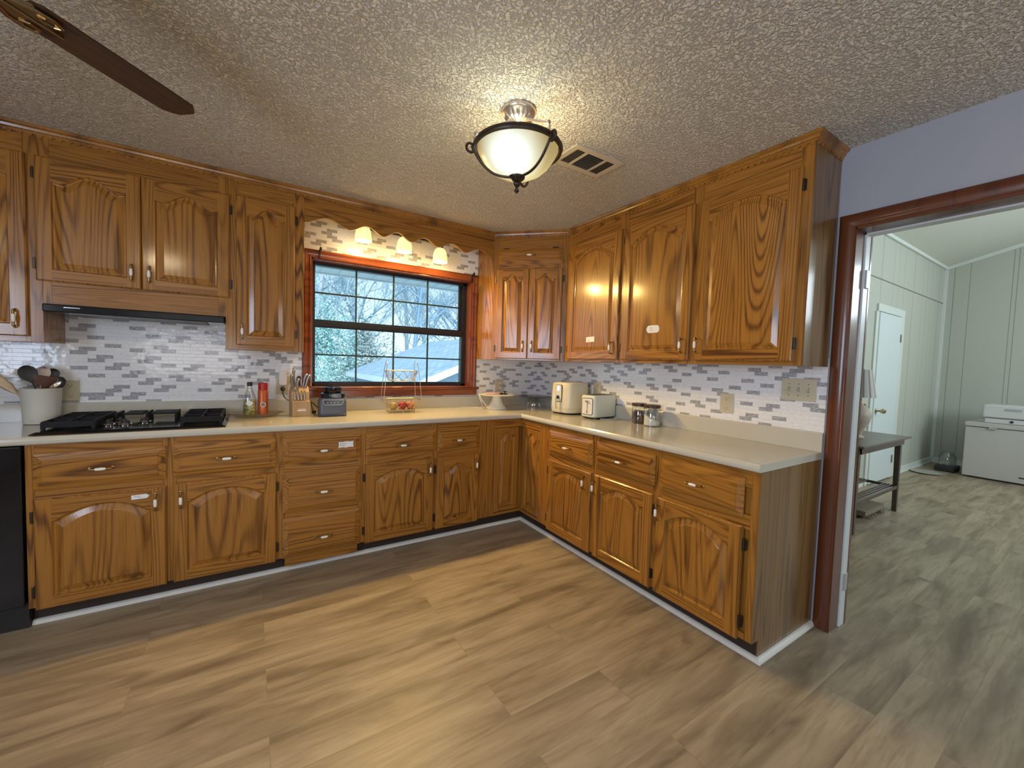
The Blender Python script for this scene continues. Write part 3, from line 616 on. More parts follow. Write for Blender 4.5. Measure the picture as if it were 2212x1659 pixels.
# ================================================================== CEILING FIXTURE
FX, FYY = -1.502, -1.815
cl = thing('ceiling_light', 'semi-flush ceiling light with alabaster glass bowl and bronze scroll arms', 'ceiling light', (FX, FYY, H))
k = MB(); n_ = 60; rings = []
for r, z, fl in ((.074, H - .001, 0), (.076, H - .012, 0), (.070, H - .022, 0), (.064, H - .026, .0), (.056, H - .040, .10), (.040, H - .054, .12), (.026, H - .058, 0), (.022, H - .062, 0), (.018, H - .070, 0), (.006, H - .076, 0)):
    rings.append([(FX + r * (1 + fl * cos(20 * 2 * pi * i / n_)) * cos(2 * pi * i / n_), FYY + r * (1 + fl * cos(20 * 2 * pi * i / n_)) * sin(2 * pi * i / n_), z) for i in range(n_)])
k.loft(rings); k.build('canopy', [PEWTER], cl, smooth=True, auto=60)
ZR = 2.262; RR = .190
def ringp(r, z, n=64): return [(FX + r * cos(2 * pi * i / n), FYY + r * sin(2 * pi * i / n), z) for i in range(n)]
k = MB(); k.loft([ringp(RR - .012, ZR + .010), ringp(RR + .004, ZR + .012), ringp(RR + .009, ZR + .004), ringp(RR + .005, ZR - .008), ringp(RR - .007, ZR - .010), ringp(RR - .012, ZR + .010)], 0, False, False)
k.build('rim_ring', [BRONZE], cl, smooth=True, auto=60)
def mat_bowl():
    a = NT('alabaster_glass'); p = a.vmath('SUBTRACT', a.pos(), (FX, FYY, 2.22))
    def blob(c, r):
        x = a.n('ShaderNodeVectorMath', operation='LENGTH'); a.l(a.vmath('SUBTRACT', p, c), x.inputs[0])
        return a.math('MAXIMUM', 0.0, a.math('SUBTRACT', 1.0, a.math('DIVIDE', x.outputs['Value'], r)))
    f1 = a.math('POWER', blob((-.085, -.075, -.04), .17), 1.2); f2 = a.math('POWER', blob((.06, -.01, -.05), .16), 1.3)
    base = a.mix(a.noise(p, 14, 3, .6), (0.86, 0.60, 0.22), (0.78, 0.62, 0.30))
    c = a.mix(f2, base, (1.0, 0.86, 0.42)); c = a.mix(a.math('MINIMUM', a.math('MULTIPLY', f1, 1.6), 1.0), c, (0.82, 1.0, 0.95))
    s_ = a.math('ADD', a.math('ADD', 0.50, a.math('MULTIPLY', f1, 1.5)), a.math('MULTIPLY', f2, .35))
    a.P(Base_Color=(0.02, 0.018, 0.014), Roughness=0.3, Emission_Color=c, Emission_Strength=s_); return a.m
k = MB(); prof = [(.176, ZR + .004), (.178, ZR - .004), (.170, ZR - .020), (.158, ZR - .040), (.142, ZR - .062), (.118, ZR - .084), (.085, ZR - .103), (.045, ZR - .115), (.012, ZR - .118)]
k.lathe([(r, z) for r, z in prof], (FX, FYY, 0), n=64, cap=False); k.build('glass_bowl', [mat_bowl()], cl, smooth=True)
k = MB(); k.lathe([(.004, -.185), (.010, -.180), (.012, -.174), (.007, -.168), (.006, -.160), (.013, -.155), (.016, -.146), (.010, -.140), (.020, -.134), (.034, -.122), (.038, -.112), (.034, -.104), (.018, -.100)], (FX, FYY, ZR), n=24)
k.build('finial', [BRONZE], cl, smooth=True, auto=50)
for i in range(3):
    a = radians(-81 + 120 * i); d = Vector((cos(a), sin(a), 0)); C = Vector((FX, FYY, 0))
    pth = [C + d * .040 + Vector((0, 0, H - .045)), C + d * .060 + Vector((0, 0, H - .062)), C + d * (RR - .014) + Vector((0, 0, ZR + .046)), C + d * (RR - .004) + Vector((0, 0, ZR + .040))]
    k = MB(); k.tube(pth, .0055, 8); k.tube([C + d * (RR - .006) + Vector((0, 0, ZR + .048)), C + d * (RR + .002) + Vector((0, 0, ZR + .028)), C + d * RR + Vector((0, 0, ZR + .006))], .004, 6)
    k.lathe([(.002, -.01), (.008, -.004), (.008, .004), (.002, .01)], C + d * (RR - .004) + Vector((0, 0, ZR + .045)), n=10)
    k.build('support_arm', [PEWTER], cl, smooth=True)
    sc_ = []
    for t_ in [x / 26 for x in range(27)]:       # strap from the hub, S-curving out to the rim
        r = .030 + (RR - .012) * (t_ ** .72); z = ZR - .120 + .118 * t_ ** 1.7 - .010 * sin(pi * t_); sc_.append(C + d * min(r, RR + .012) + Vector((0, 0, z)))
    cx_ = RR + .030
    for t_ in range(1, 15):
        b_ = radians(90 + 200 - t_ * 20) ; sc_.append(C + d * (cx_ + .020 * cos(b_) * (1 - t_ * .02)) + Vector((0, 0, ZR - .008 + .022 * sin(b_ + 0) * 1)))
    sc_ = sc_[:27] + [C + d * (RR + .018 + .018 * sin(x / 9 * pi * 1.35)) + Vector((0, 0, ZR + .004 - .020 + .020 * cos(x / 9 * pi * 1.35))) for x in range(1, 10)]
    k = MB(); k.tube(sc_, .0058, 8); k.build('scroll_strap', [BRONZE], cl, smooth=True)
light('ceiling_bulb_cool', 'POINT', (FX - .07, FYY - .05, ZR - .03), 1.8, (0.86, 1.0, 0.90), .03)
light('ceiling_bulb_warm', 'POINT', (FX + .07, FYY + .03, ZR - .03), 3.6, (1.0, 0.74, 0.34), .03)
lo = light('ceiling_fill_downlight', 'SPOT', (FX, FYY, ZR - .20), 7.0, (1.0, 0.88, 0.60), .08, direction=(0, 0, -1)); lo.data.spot_size = radians(168); lo.data.spot_blend = 0.7  # added spot below the finial for light downwards; no bulb hangs here
# vanity bar with three mesh shades behind the valance
vb = thing('window_light', 'three-lamp light bar behind the valance with crackled glass bell shades', 'light fixture', (-1.48, -.03, 2.36))
MB().box(-1.90, -1.08, -.030, -.004, 2.335, 2.385).build('mounting_bar', [BRONZE], vb, bevel=.004)
def mat_shade():
    a = NT('crackled_glass'); p = a.pos(); v = a.n('ShaderNodeTexVoronoi', feature='DISTANCE_TO_EDGE'); a.l(p, v.inputs['Vector']); v.inputs['Scale'].default_value = 95
    f = a.ramp(v.outputs['Distance'], [(0.0, 0.0), (0.10, 1.0)]); s_ = a.n('ShaderNodeSeparateXYZ'); a.l(p, s_.inputs[0])
    a.P(Base_Color=(0.6, 0.55, 0.4), Roughness=0.3, Emission_Color=a.mix(f, (1.0, 0.60, 0.10), (1.0, 0.90, 0.42)), Emission_Strength=a.math('MULTIPLY_ADD', f, .55, .62)); return a.m
SHM = mat_shade(); BULB = emis('lamp_bulb', (1.0, 0.95, 0.75), 9)
for x, zb in ((-1.790, 2.197), (-1.480, 2.170), (-1.180, 2.139)):
    c_ = (x, -.170, 0)
    k = MB(); k.lathe([(.059, zb), (.060, zb + .01), (.058, zb + .045), (.051, zb + .080), (.040, zb + .102), (.026, zb + .112)], c_, n=28, cap=False)
    k.lathe([(.026, zb + .112), (.038, zb + .101), (.049, zb + .079), (.056, zb + .045), (.057, zb + .01), (.059, zb)], c_, n=28, cap=False)
    k.build('glass_shade', [SHM], vb, smooth=True)
    k = MB(); k.lathe([(.022, zb + .108), (.024, zb + .135), (.010, zb + .145)], c_, n=16); k.tube([(x, -.17, zb + .14), (x, -.17, max(zb + .15, 2.36)), (x, -.10, 2.368), (x, -.03, 2.362)], .006, 8); k.build('lamp_arm', [BRONZE], vb, smooth=True)
    MB().sphere((x, -.17, zb + .045), .024, 14).build('bulb', [BULB], vb, smooth=True)
    lo = light('valance_lamp', 'SPOT', (x, -.175, zb + .002), 42.0, WARM, .03, direction=(.05, -1, -.90)); lo.data.spot_size = radians(164); lo.data.spot_blend = 0.9
    light('valance_lamp_glow', 'POINT', (x, -.185, zb + .010), 5.2, WARM, .06)
# ceiling vent
vt = thing('ceiling_vent', 'beige three-way ceiling air vent beside the ceiling light', 'vent', (-.95, -1.66, H))
VM = plain('vent_beige', (0.62, 0.55, 0.44), 0.5); VP = [(-1.148, -1.767), (-.780, -1.767), (-.780, -1.557), (-1.100, -1.557)]
vx0, vx1, vy0, vy1 = -1.118, -.782, -1.766, -1.557; k = MB()
for a in ((vx0, vx1, vy0, vy0 + .032), (vx0, vx1, vy1 - .032, vy1), (vx0, vx0 + .03, vy0 + .032, vy1 - .032), (vx1 - .03, vx1, vy0 + .032, vy1 - .032), (vx0 + .095, vx0 + .108, vy0 + .032, vy1 - .032), (vx1 - .108, vx1 - .095, vy0 + .032, vy1 - .032)):
    k.box(a[0], a[1], a[2], a[3], H - .008, H - .001)
k.build('frame', [VM], vt)
MB().box(vx0 + .02, vx1 - .02, vy0 + .02, vy1 - .02, H - .003, H - .0005).build('duct_opening', [plain('duct_dark', (0.02, 0.02, 0.02), 0.8)], vt)
k = MB()
for i in range(4):
    for xs in (vx0 + .034, vx1 - .091):
        x = xs + i * .016; k.add([(x, vy0 + .032, H - .008), (x + .010, vy0 + .032, H - .003), (x + .010, vy1 - .032, H - .003), (x, vy1 - .032, H - .008)], [(0, 1, 2, 3)])
for i in range(9):
    y = vy0 + .036 + i * .0155; k.add([(vx0 + .108, y, H - .008), (vx1 - .108, y, H - .008), (vx1 - .108, y + .004, H - .003), (vx0 + .108, y + .004, H - .003)], [(0, 1, 2, 3)])
k.build('louver', [VM], vt)
# ceiling fan
fc = Vector((-3.138, -1.900, 0)); fan = thing('ceiling_fan', 'ceiling fan with a dark brown wooden blade reaching into view at upper left', 'ceiling fan', (fc.x, fc.y, H))
FANW = oak('walnut_blade', 'e', 2.0, (0.075, 0.036, 0.020), (0.030, 0.014, 0.008), rings=50, rough=0.4, coat=0.1)
k = MB(); k.lathe([(.07, H - .001), (.075, H - .04), (.11, H - .06), (.125, H - .10), (.125, H - .16), (.10, H - .20), (.06, H - .215)], (fc.x, fc.y, 0), n=32); k.build('motor_housing', [BRONZE], fan, smooth=True)
k = MB(); k.lathe([(.055, H - .215), (.06, H - .23), (.05, H - .25), (.02, H - .26)], (fc.x, fc.y, 0), n=24); k.build('added_light_kit', [BRONZE], fan, smooth=True)  # assumed kit with shades, added out of view to brighten ceiling and floor
for i in range(3):
    a = radians(110 + 120 * i); c_ = (fc.x + .075 * cos(a), fc.y + .075 * sin(a), 0)
    k = MB(); k.lathe([(.050, H - .315), (.048, H - .29), (.040, H - .26), (.022, H - .235)], c_, n=20, cap=False); k.build('glass_shade', [SHM], fan, smooth=True)
    light('fan_fill_lamp', 'POINT', (c_[0], c_[1], H - .305), 4.8, (1.0, 0.80, 0.50), .04)  # added fill lamp of the assumed kit
for i in range(5):
    a = radians(47.4 + 72 * i); d = Vector((cos(a), sin(a), 0)); s_ = Vector((-sin(a), cos(a), 0)); zc = 2.2
    w_ = [(.20, .050), (.22, .062), (.55, .066), (.625, .064), (.648, .045), (.660, .030), (.660, -.030), (.648, -.045), (.625, -.064), (.55, -.066), (.22, -.062), (.20, -.050)]
    k = MB(); tl = .01
    k.loft([[tuple(fc + d * r + s_ * q_ + Vector((0, 0, zc + z_ + q_ * tl))) for r, q_ in w_] for z_ in (-.004, .004)]); k.build('blade', [FANW], fan)
    k = MB()
    k.loft([[tuple(fc + d * r + s_ * q_ + Vector((0, 0, zc + z_ + q_ * tl))) for r, q_ in ((.10, .014), (.16, .020), (.20, .052), (.255, .046), (.262, .034), (.225, .018), (.30, .0), (.225, -.018), (.262, -.034), (.255, -.046), (.20, -.052), (.16, -.020), (.10, -.014))] for z_ in (-.012, -.0045)])
    for sg in (-1, 1):
        k.tube([fc + d * r + s_ * (q_ * sg) + Vector((0, 0, zc - .013)) for r, q_ in ((.11, .012), (.17, .024), (.21, .048), (.245, .052), (.268, .042), (.262, .026), (.240, .022), (.228, .032), (.236, .040))], .0055, 8)
    k.tube([fc + d * r + Vector((0, 0, zc - .013)) for r in (.12, .18, .24, .30)], .006, 8, r1=.003)
    k.build('blade_bracket', [plain('antique_bronze_bracket', (0.30, 0.22, 0.13), 0.22, 0.95)], fan, smooth=True, auto=40)
# ================================================================== WALL PLATES
def plate(T, u, v, w_, h, label, kind, slots, extra=None):
    t = thing('wall_outlet' if kind == 'outlet' else 'switch_plate', label, 'outlet' if kind == 'outlet' else 'light switch', T(u, .003, v))
    MB(T).box(u - w_ / 2, u + w_ / 2, .0032, .0085, v - h / 2, v + h / 2).build('cover_plate', [IVORY], t, bevel=.002)
    for x, y in slots:
        if kind == 'outlet':
            MB(T).box(u + x - .017, u + x + .017, .0085, .0105, v + y - .014, v + y + .014).build('receptacle', [IVORY], t, bevel=.004)
            k = MB(T); k.box(u + x - .008, u + x - .006, .0105, .0109, v + y - .003, v + y + .006); k.box(u + x + .006, u + x + .008, .0105, .0109, v + y - .003, v + y + .006); k.lathe([(.0025, 0), (.0025, .0004)], (u + x, .0105, v + y - .008), (0, 1, 0), 8); k.build('slot', [IVORYD], t)
        else:
            MB(T).box(u + x - .005, u + x + .005, .0085, .0095, v - .012, v + .012).build('switch_slot', [IVORYD], t)
            sg = 1 if y else -1; k = MB(T); k.loft([[(u + x - .0045, .009, v - .010 * 1), (u + x + .0045, .009, v - .010), (u + x + .0045, .009, v + .010), (u + x - .0045, .009, v + .010)], [(u + x - .0035, .022, v + sg * .009 - .003), (u + x + .0035, .022, v + sg * .009 - .003), (u + x + .0035, .022, v + sg * .009 + .004), (u + x - .0035, .022, v + sg * .009 + .004)]]); k.build('toggle', [IVORY], t)
            for dv in (-.030, .030): MB(T).lathe([(.0028, 0), (.0028, .0006)], (u + x, .0085, v + dv), (0, 1, 0), 8).build('screw', [IVORYD], t)
    return t
plate(RIGHT, 2.362, 1.229, .166, .120, 'ivory three-gang switch plate on the tile beside the doorway', 'switch', [(-.046, 0), (0, 0), (.046, 1)])
plate(RIGHT, 1.973, 1.118, .084, .120, 'ivory duplex outlet on the tile below and left of the switch plate', 'outlet', [(0, .030), (0, -.030)])
plate(RIGHT, .850, 1.135, .078, .118, 'ivory outlet on the right wall behind the toaster', 'outlet', [(0, .030)])
ob = plate(BACK, -.480, 1.110, .086, .122, 'ivory outlet with two plugs above the white cake stand', 'outlet', [(0, .030), (0, -.030)])
for v in (1.135, 1.085): MB(BACK).box(-.487, -.455, .011, .045, v - .013, v + .013).build('plug', [IVORY], ob, bevel=.004)
ob2 = plate(BACK, -2.282, 1.115, .118, .130, 'ivory double outlet left of the window holding a white adapter and black plug', 'outlet', [(-.024, .030), (-.024, -.030), (.026, .030)])
MB(BACK).box(-2.325, -2.275, .011, .040, 1.115, 1.215).build('power_adapter', [plain('white_plastic', (0.72, 0.70, 0.70), 0.35)], ob2, bevel=.006, seg=3)
plate(BACK, -3.375, 1.085, .075, .118, 'ivory outlet on the tile behind the white utensil crock', 'outlet', [(0, .030), (0, -.030)])
pc = thing('black_power_cord', 'black plug and cord from the outlet running behind the knife block', 'cord', (-2.30, -.02, 1.07))
k = MB(); k.lathe([(.013, 0), (.016, .006), (.014, .026), (.006, .034)], (-2.300, -.011, 1.088), (0, -1, 0), 12); k.build('plug', [BLACKM], pc, smooth=True)
k = MB(); k.tube([(-2.300, -.040, 1.085), (-2.300, -.045, 1.06), (-2.292, -.045, 1.03), (-2.270, -.05, 1.01), (-2.23, -.05, 1.0), (-2.17, -.045, 1.0), (-2.13, -.045, .99)], .0032, 8); k.build('cable', [BLACKM], pc, smooth=True)
# ================================================================== COOKTOP
ck = thing('gas_cooktop', 'black gas cooktop with cast iron grates set in the counter', 'cooktop', (-2.98, -.34, CT))
KX0, KX1, KY0, KY1 = -3.362, -2.612, -.597, -.085
k = MB(); k.loft([[(KX0, KY0, CT + .002), (KX1, KY0, CT + .002), (KX1, KY1, CT + .002), (KX0, KY1, CT + .002)], [(KX0, KY0, CT + .005), (KX1, KY0, CT + .005), (KX1, KY1, CT + .005), (KX0, KY1, CT + .005)],
    [(KX0 + .018, KY0 + .018, CT + .014), (KX1 - .018, KY0 + .018, CT + .014), (KX1 - .018, KY1 - .018, CT + .014), (KX0 + .018, KY1 - .018, CT + .014)]]); k.build('glass_top', [BLACK], ck)
for bx in (-3.255, -2.728):
    for by in (-.402, -.200):
        k = MB(); k.lathe([(.060, .014), (.062, .020), (.045, .024), (.036, .030), (.036, .034), (.030, .037), (.004, .038)], (bx, by, CT), n=24); k.build('burner', [BLACKM], ck, smooth=True, auto=30)
        gx, gy, gz = .088, .097, CT + .050; g = MB(); r_ = .0052
        g.tube([(bx - gx, by - gy, gz), (bx + gx, by - gy, gz), (bx + gx, by + gy, gz), (bx - gx, by + gy, gz)], r_, 6, closed=True)
        for a, b_, c_, d_ in ((bx - gx, by - gy, -1, -1), (bx + gx, by - gy, 1, -1), (bx + gx, by + gy, 1, 1), (bx - gx, by + gy, -1, 1)):
            g.box(a - .007, a + .007, b_ - .007, b_ + .007, CT + .0145, gz)
        for q_ in (-1, 1):
            g.box(bx + q_ * gx - .045 * (q_ > 0) * 1.6, bx + q_ * gx + .045 * (q_ < 0) * 1.6, by - .005, by + .005, gz - .012, gz + .005)
            g.box(bx - .005, bx + .005, by + q_ * gy - .05 * (q_ > 0) * 1.6, by + q_ * gy + .05 * (q_ < 0) * 1.6, gz - .012, gz + .005)
        g.box(bx - gx, bx + gx, by - gy - .006, by - gy + .006, gz - .026, gz + .003); g.box(bx - gx, bx + gx, by + gy - .006, by + gy + .006, gz - .026, gz + .003)
        g.box(bx - gx - .006, bx - gx + .006, by - gy, by + gy, gz - .026, gz + .003); g.box(bx + gx - .006, bx + gx + .006, by - gy, by + gy, gz - .026, gz + .003)
        g.build('grate', [IRON], ck)
g = MB(); g.box(-3.10, -3.02, -.26, -.10, CT + .046, CT + .056); g.box(-2.98, -2.88, -.26, -.10, CT + .046, CT + .056)
for x in (-3.13, -3.0, -2.87): g.box(x - .005, x + .005, -.27, -.10, CT + .0145, CT + .058)
g.build('center_grate', [IRON], ck)
for x, y in ((-3.128, -.425), (-3.062, -.425), (-3.095, -.350), (-2.995, -.350)):
    k = MB(); k.lathe([(.029, .0145), (.030, .020), (.026, .024), (.019, .023)], (x, y, CT), n=24, m=1); k.lathe([(.019, .018), (.018, .034), (.014, .037), (.003, .038)], (x, y, CT), n=20, m=0); k.box(x - .004, x + .004, y - .016, y + .016, CT + .036, CT + .045, 0)
    k.build('knob', [BLACKM, CHROME], ck, smooth=True, auto=30)
# ================================================================== COUNTER ITEMS
Z = CT + .0005
# crock with utensils
CX, CY = -3.458, -.118
k = MB(); k.lathe([(.062, 0), (.069, .003), (.071, .03), (.078, .190), (.080, .193), (.077, .194), (.072, .190), (.066, .012), (.004, .010)], (CX, CY, Z), n=40)
crk = plain('speckled_white_stoneware', (0.66, 0.65, 0.60), 0.4, bumpd=.003, scale=180)
tag(k.build('utensil_crock', [crk], base=(CX, CY, Z), smooth=True), 'white textured stoneware crock holding cooking utensils at the left of the cooktop', 'crock')
def stick(mb, a, b_, r0, r1=None, m=0): mb.tube([a, b_], r0, 8, m, r1=r1)
RF = random.Random(3)
def utens(name, label, ang, lean, L_, head, mat, hm=None, cat='utensil', twist=0):
    bx = CX - cos(ang) * .035; by = CY - sin(ang) * .035 ; z0 = Z + .016
    d = Vector((cos(ang) * sin(lean), sin(ang) * sin(lean), cos(lean)))
    t = thing(name, label, cat, (bx, by, z0), group=None); P0 = Vector((bx, by, z0)); P1 = P0 + d * L_
    k = MB(); k.tube([P0, P0 + d * (L_ * .5), P1], .0055, 8, r1=.0045); k.build('handle', [mat], t, smooth=True)
    k = MB(); head(k, P1, d); k.build('head', [hm or mat], t, smooth=True, auto=50); return t
def plane_shape(prof, th, bowl=0.0, face=Vector((.25, -.97, 0))):
    def f(k, P1, d):
        s_ = d.cross(face).normalized(); n_ = s_.cross(d).normalized()
        N = len(prof)
        rings = []
        for i, (h, w_) in enumerate(prof):
            row = []
            for j in range(12):
                a = 2 * pi * j / 12; q_ = cos(a)
                row.append(tuple(P1 + d * h + s_ * (w_ * q_) + n_ * (th * sin(a) + bowl * (q_ * q_ - 1) * sin(pi * i / max(1, N - 1)))))
            rings.append(row)
        k.loft(rings)
    return f
spoonp = [(-.01, .006), (.0, .012), (.015, .026), (.035, .034), (.055, .036), (.075, .030), (.088, .016), (.092, .004)]
FC = Vector((.28, -.96, 0))
utens('slotted_spoon', 'round black nylon spoon standing tall at the left side of the crock', radians(196), .30, .225, plane_shape([(h * .95, w_ * 1.0) for h, w_ in spoonp], .004, .012, FC), BLACKM)
utens('serving_spoon', 'black ladle head peeking up at the back right of the crock', radians(30), .30, .235, plane_shape([(h * .66, w_ * .78) for h, w_ in spoonp], .004, .014, FC), BLACKM)
utens('turner', 'brown nylon turner with a broad blade in the middle of the crock', radians(-10), .22, .175, plane_shape([(0, .010), (.01, .020), (.035, .036), (.070, .045), (.074, .042)], .0025, 0, FC), plain('brown_nylon', (0.085, 0.030, 0.012), 0.45))
utens('soup_ladle', 'shiny steel ladle leaning over the right rim of the crock', radians(10), .44, .185, plane_shape([(h * .85, w_ * .85) for h, w_ in spoonp], .006, .03, FC), STEEL)
utens('skimmer', 'grey-brown skimmer spoon behind the turner in the crock', radians(60), .17, .225, plane_shape([(h * .8, w_ * .85) for h, w_ in spoonp], .003, .008, FC), plain('brown_grey_steel', (0.28, 0.22, 0.20), 0.35, 0.7))
utens('kitchen_tongs', 'steel and tan kitchen tongs leaning out of the crock to the left', radians(192), .68, .235, plane_shape([(-.04, .008), (.0, .020), (.05, .024), (.09, .022), (.11, .012)], .008, .008, FC), plain('tan_wood_steel', (0.42, 0.31, 0.20), 0.35, 0.3))
# oval glass tray, bottle, spray can
k = MB(); k.lathe([(.090, 0), (.100, .003), (.150, .020), (.158, .026), (.156, .028), (.146, .023), (.098, .008), (.004, .007)], (-2.462, -.165, Z), n=48, sy=.72)
tag(k.build('glass_tray', [AMBER], base=(-2.462, -.165, Z), smooth=True), 'oval pressed glass tray under the oil bottle and spray can', 'tray')
bt = thing('oil_bottle', 'clear glass bottle of yellow-green infused oil with a black cap', 'bottle', (-2.500, -.170, Z + .008)); bz = Z + .0085
k = MB(); k.lathe([(.036, 0), (.038, .004), (.038, .110), (.034, .130), (.016, .175), (.013, .190), (.013, .205)], (-2.500, -.170, bz), n=28, cap=False); k.build('glass_body', [CLEAR], bt, smooth=True)
k = MB(); k.lathe([(.035, .003), (.0365, .006), (.0365, .095), (.030, .104), (.004, .106)], (-2.500, -.170, bz), n=24)
a = NT('pickled_contents'); f = a.noise(a.pos(), 55, 3, .6, .5); a.P(Base_Color=a.ramp(f, [(.38, (.10, .09, .02)), (.5, (.42, .40, .12)), (.62, (.62, .56, .26))]), Roughness=.3); k.build('contents', [a.m], bt, smooth=True)
k = MB(); k.lathe([(.014, .196), (.0155, .198), (.0155, .220), (.013, .222), (.003, .2225)], (-2.500, -.170, bz), n=20); k.build('cap', [BLACKM], bt, smooth=True, auto=30)
k = MB()
for i in range(13):
    pass
arc = [radians(-90 - 32 + 64 * i / 12) for i in range(13)]
k.loft([[(-2.5 + .0388 * cos(t_), -.17 + .0388 * sin(t_), bz + .084 + s_ * .020 * (1 - abs(i - 6) / 6.5)) for i, t_ in enumerate(arc)] for s_ in (-1, 1)], 0, False, False, closed=False); k.build('label', [PAPER], bt)
cn = thing('spray_can', 'orange cooking spray can with a red cap on the glass tray', 'can', (-2.425, -.160, Z + .008)); cc = (-2.425, -.160, Z + .0085)
k = MB(); k.lathe([(.029, 0), (.031, .003), (.031, .160), (.027, .170), (.026, .172)], cc, n=28); k.build('body', [plain('orange_tin', (0.52, 0.105, 0.022), 0.3, 0.2, noisy=.15, scale=25)], cn, smooth=True, auto=30)
k = MB(); k.lathe([(.026, .168), (.0285, .171), (.0285, .212), (.025, .217), (.003, .218)], cc, n=28); k.build('cap', [plain('red_plastic', (0.40, 0.012, 0.012), 0.3)], cn, smooth=True, auto=30)
k = MB(); dirn = Vector((-.02, -1, 0)).normalized(); k.lathe([(.016, 0), (.016, .0006)], Vector(cc) + Vector((0, -.031, .072)), (0, -1, 0), 24, 0); k.lathe([(.0125, .0006), (.0125, .0012)], Vector(cc) + Vector((0, -.031, .072)), (0, -1, 0), 24, 1); k.build('round_emblem', [PAPER, plain('olive_green', (0.22, 0.20, 0.12), 0.5)], cn)
# knife block
kb = thing('knife_block', 'light wood knife block filled with steel knives', 'knife block', (-2.205, -.20, Z), radians(4))
BEECH = oak('beech_block', 'z', 2, (0.50, 0.33, 0.18), (0.40, 0.25, 0.13), rings=25, rough=.45, coat=0)
k = MB(); k.prism([(-.062, 0), (.085, 0), (.092, .165), (.030, .205), (-.010, .165), (-.018, .105), (-.062, .105)], -.056, .056, 0, 'x'); k.build('block', [BEECH], kb, local=True, bevel=.002)
KH = plain('steel_knife_handle', (0.30, 0.26, 0.23), 0.3, 0.7)
for i, x in enumerate((-.034, -.014, .006, .026)):
    k = MB(); k.tube([(x, -.022, .106), (x, -.018, .135), (x, .000, .172)], .0062, 8, r1=.0075); k.sphere((x, -.024, .110), .0075, 10); kn = k.build('steak_knife', [KH], None, local=True, smooth=True)
    kn.location = kb.location; kn.rotation_euler = kb.rotation_euler; tag(kn, 'steak knife standing in the front slots of the knife block', 'knife', 'steak knives in the front slots of the block')
for x, y, L_, ln, lab in ((-.042, .010, .105, -.10, 'tall chef knife handle at the back left of the knife block'), (-.034, .030, .125, -.02, 'tallest dark knife handle rising from the back left slot'), (-.020, .0, .080, .12, 'short knife handle at the front left slot of the block'), (.020, .030, .095, .24, 'knife handle leaning right from the middle back slot'), (.034, .020, .090, .30, 'rightmost knife handle with a pale end cap in the block'), (-.004, .045, .075, .05, 'black kitchen shears handle in the centre slot of the block')):
    k = MB(); d = Vector((ln, -.05, 1)).normalized(); P0 = Vector((x, y, .190 if y > .015 else .172)); bl = 'black' in lab
    k.tube([P0, P0 + d * (L_ * .35), P0 + d * (L_ * .7) + Vector((-.004, 0, 0)), P0 + d * L_], .0085 if not bl else .012, 10, 0, r1=.0105 if not bl else .016); k.sphere(P0 + d * L_, .0115, 10, 1)
    kn = k.build('kitchen_knife' if not bl else 'kitchen_shears', [KH if not bl else BLACKM, STEEL if not bl else BLACKM], None, local=True, smooth=True); kn.location = kb.location; kn.rotation_euler = kb.rotation_euler; tag(kn, lab, 'knife' if not bl else 'scissors')
MB().box(-.028, .028, -.0632, -.062, .040, .044).build('maker_plate', [STEEL], kb, local=True)
MB().box(-.022, .022, -.0632, -.062, .049, .052).build('maker_plate', [STEEL], kb, local=True)
# blender base
bp_ = thing('blender', 'grey and black countertop blender base standing without its jar beside the knife block', 'blender', (-2.004, -.235, Z), radians(-3))
GREY = plain('slate_grey_plastic', (0.085, 0.10, 0.13), 0.35)
def rr(w_, d_, r, z, n=5):
    P = []
    for sx, sy, a0 in ((1, 1, 0), (-1, 1, 90), (-1, -1, 180), (1, -1, 270)):
        for i in range(n + 1):
            a = radians(a0 + 90 * i / n); P.append((sx * (w_ - r) + r * cos(a), sy * (d_ - r) + r * sin(a), z))
    return P
k = MB(); k.loft([rr(.090, .085, .02, .004), rr(.092, .088, .02, .015), rr(.088, .084, .02, .018), rr(.088, .083, .02, .10), rr(.080, .072, .02, .125), rr(.072, .060, .02, .130)]); k.build('housing', [GREY], bp_, local=True, smooth=True, auto=35)
k = MB(); k.loft([rr(.088, .078, .02, 0), rr(.088, .078, .02, .006)]); k.build('foot', [BLACKM], bp_, local=True)
k = MB(); k.loft([rr(.078, .068, .025, .128), rr(.078, .068, .025, .158), rr(.068, .060, .025, .162)]); k.lathe([(.056, .160), (.060, .166), (.060, .190), (.063, .192), (.063, .200), (.052, .201), (.050, .185), (.004, .184)], (0, 0, 0), n=32); k.build('collar', [BLACK], bp_, local=True, smooth=True, auto=35)
k = MB(); k.prism([(-.068, .118), (-.062, .090), (-.050, .080), (.050, .080), (.062, .090), (.068, .118)], -.0885, -.080, 1, 'y'); k.prism([(-.0665, .1165), (-.0605, .091), (-.0495, .082), (.0495, .082), (.0605, .091), (.0665, .1165)], -.0895, -.088, 0, 'y')
for i in range(4): k.box(-.040 + i * .022, -.034 + i * .022, -.0902, -.0894, .094, .097, 1)
k.build('control_panel', [BLACK, STEEL], bp_, local=True)
text('NINJA', .019, lambda x, y, z: (x, -.0690, .1435 + y), 'logo_lettering', plain('white_lettering', (.7, .85, .85), .4), bp_)
bp_.children[-1].data.transform(Matrix.Translation(WL[bp_.name]))
def attach(o, par):
    o.parent = par; o.matrix_parent_inverse = (Matrix.Translation(par.location) @ par.rotation_euler.to_matrix().to_4x4()).inverted()
k = MB(); k.tube([(-2.09, -.20, Z + .05), (-2.115, -.14, Z + .075), (-2.128, -.10, Z + .09), (-2.122, -.10, Z + .06), (-2.115, -.11, Z + .03), (-2.108, -.12, Z + .016)], .0035, 8)
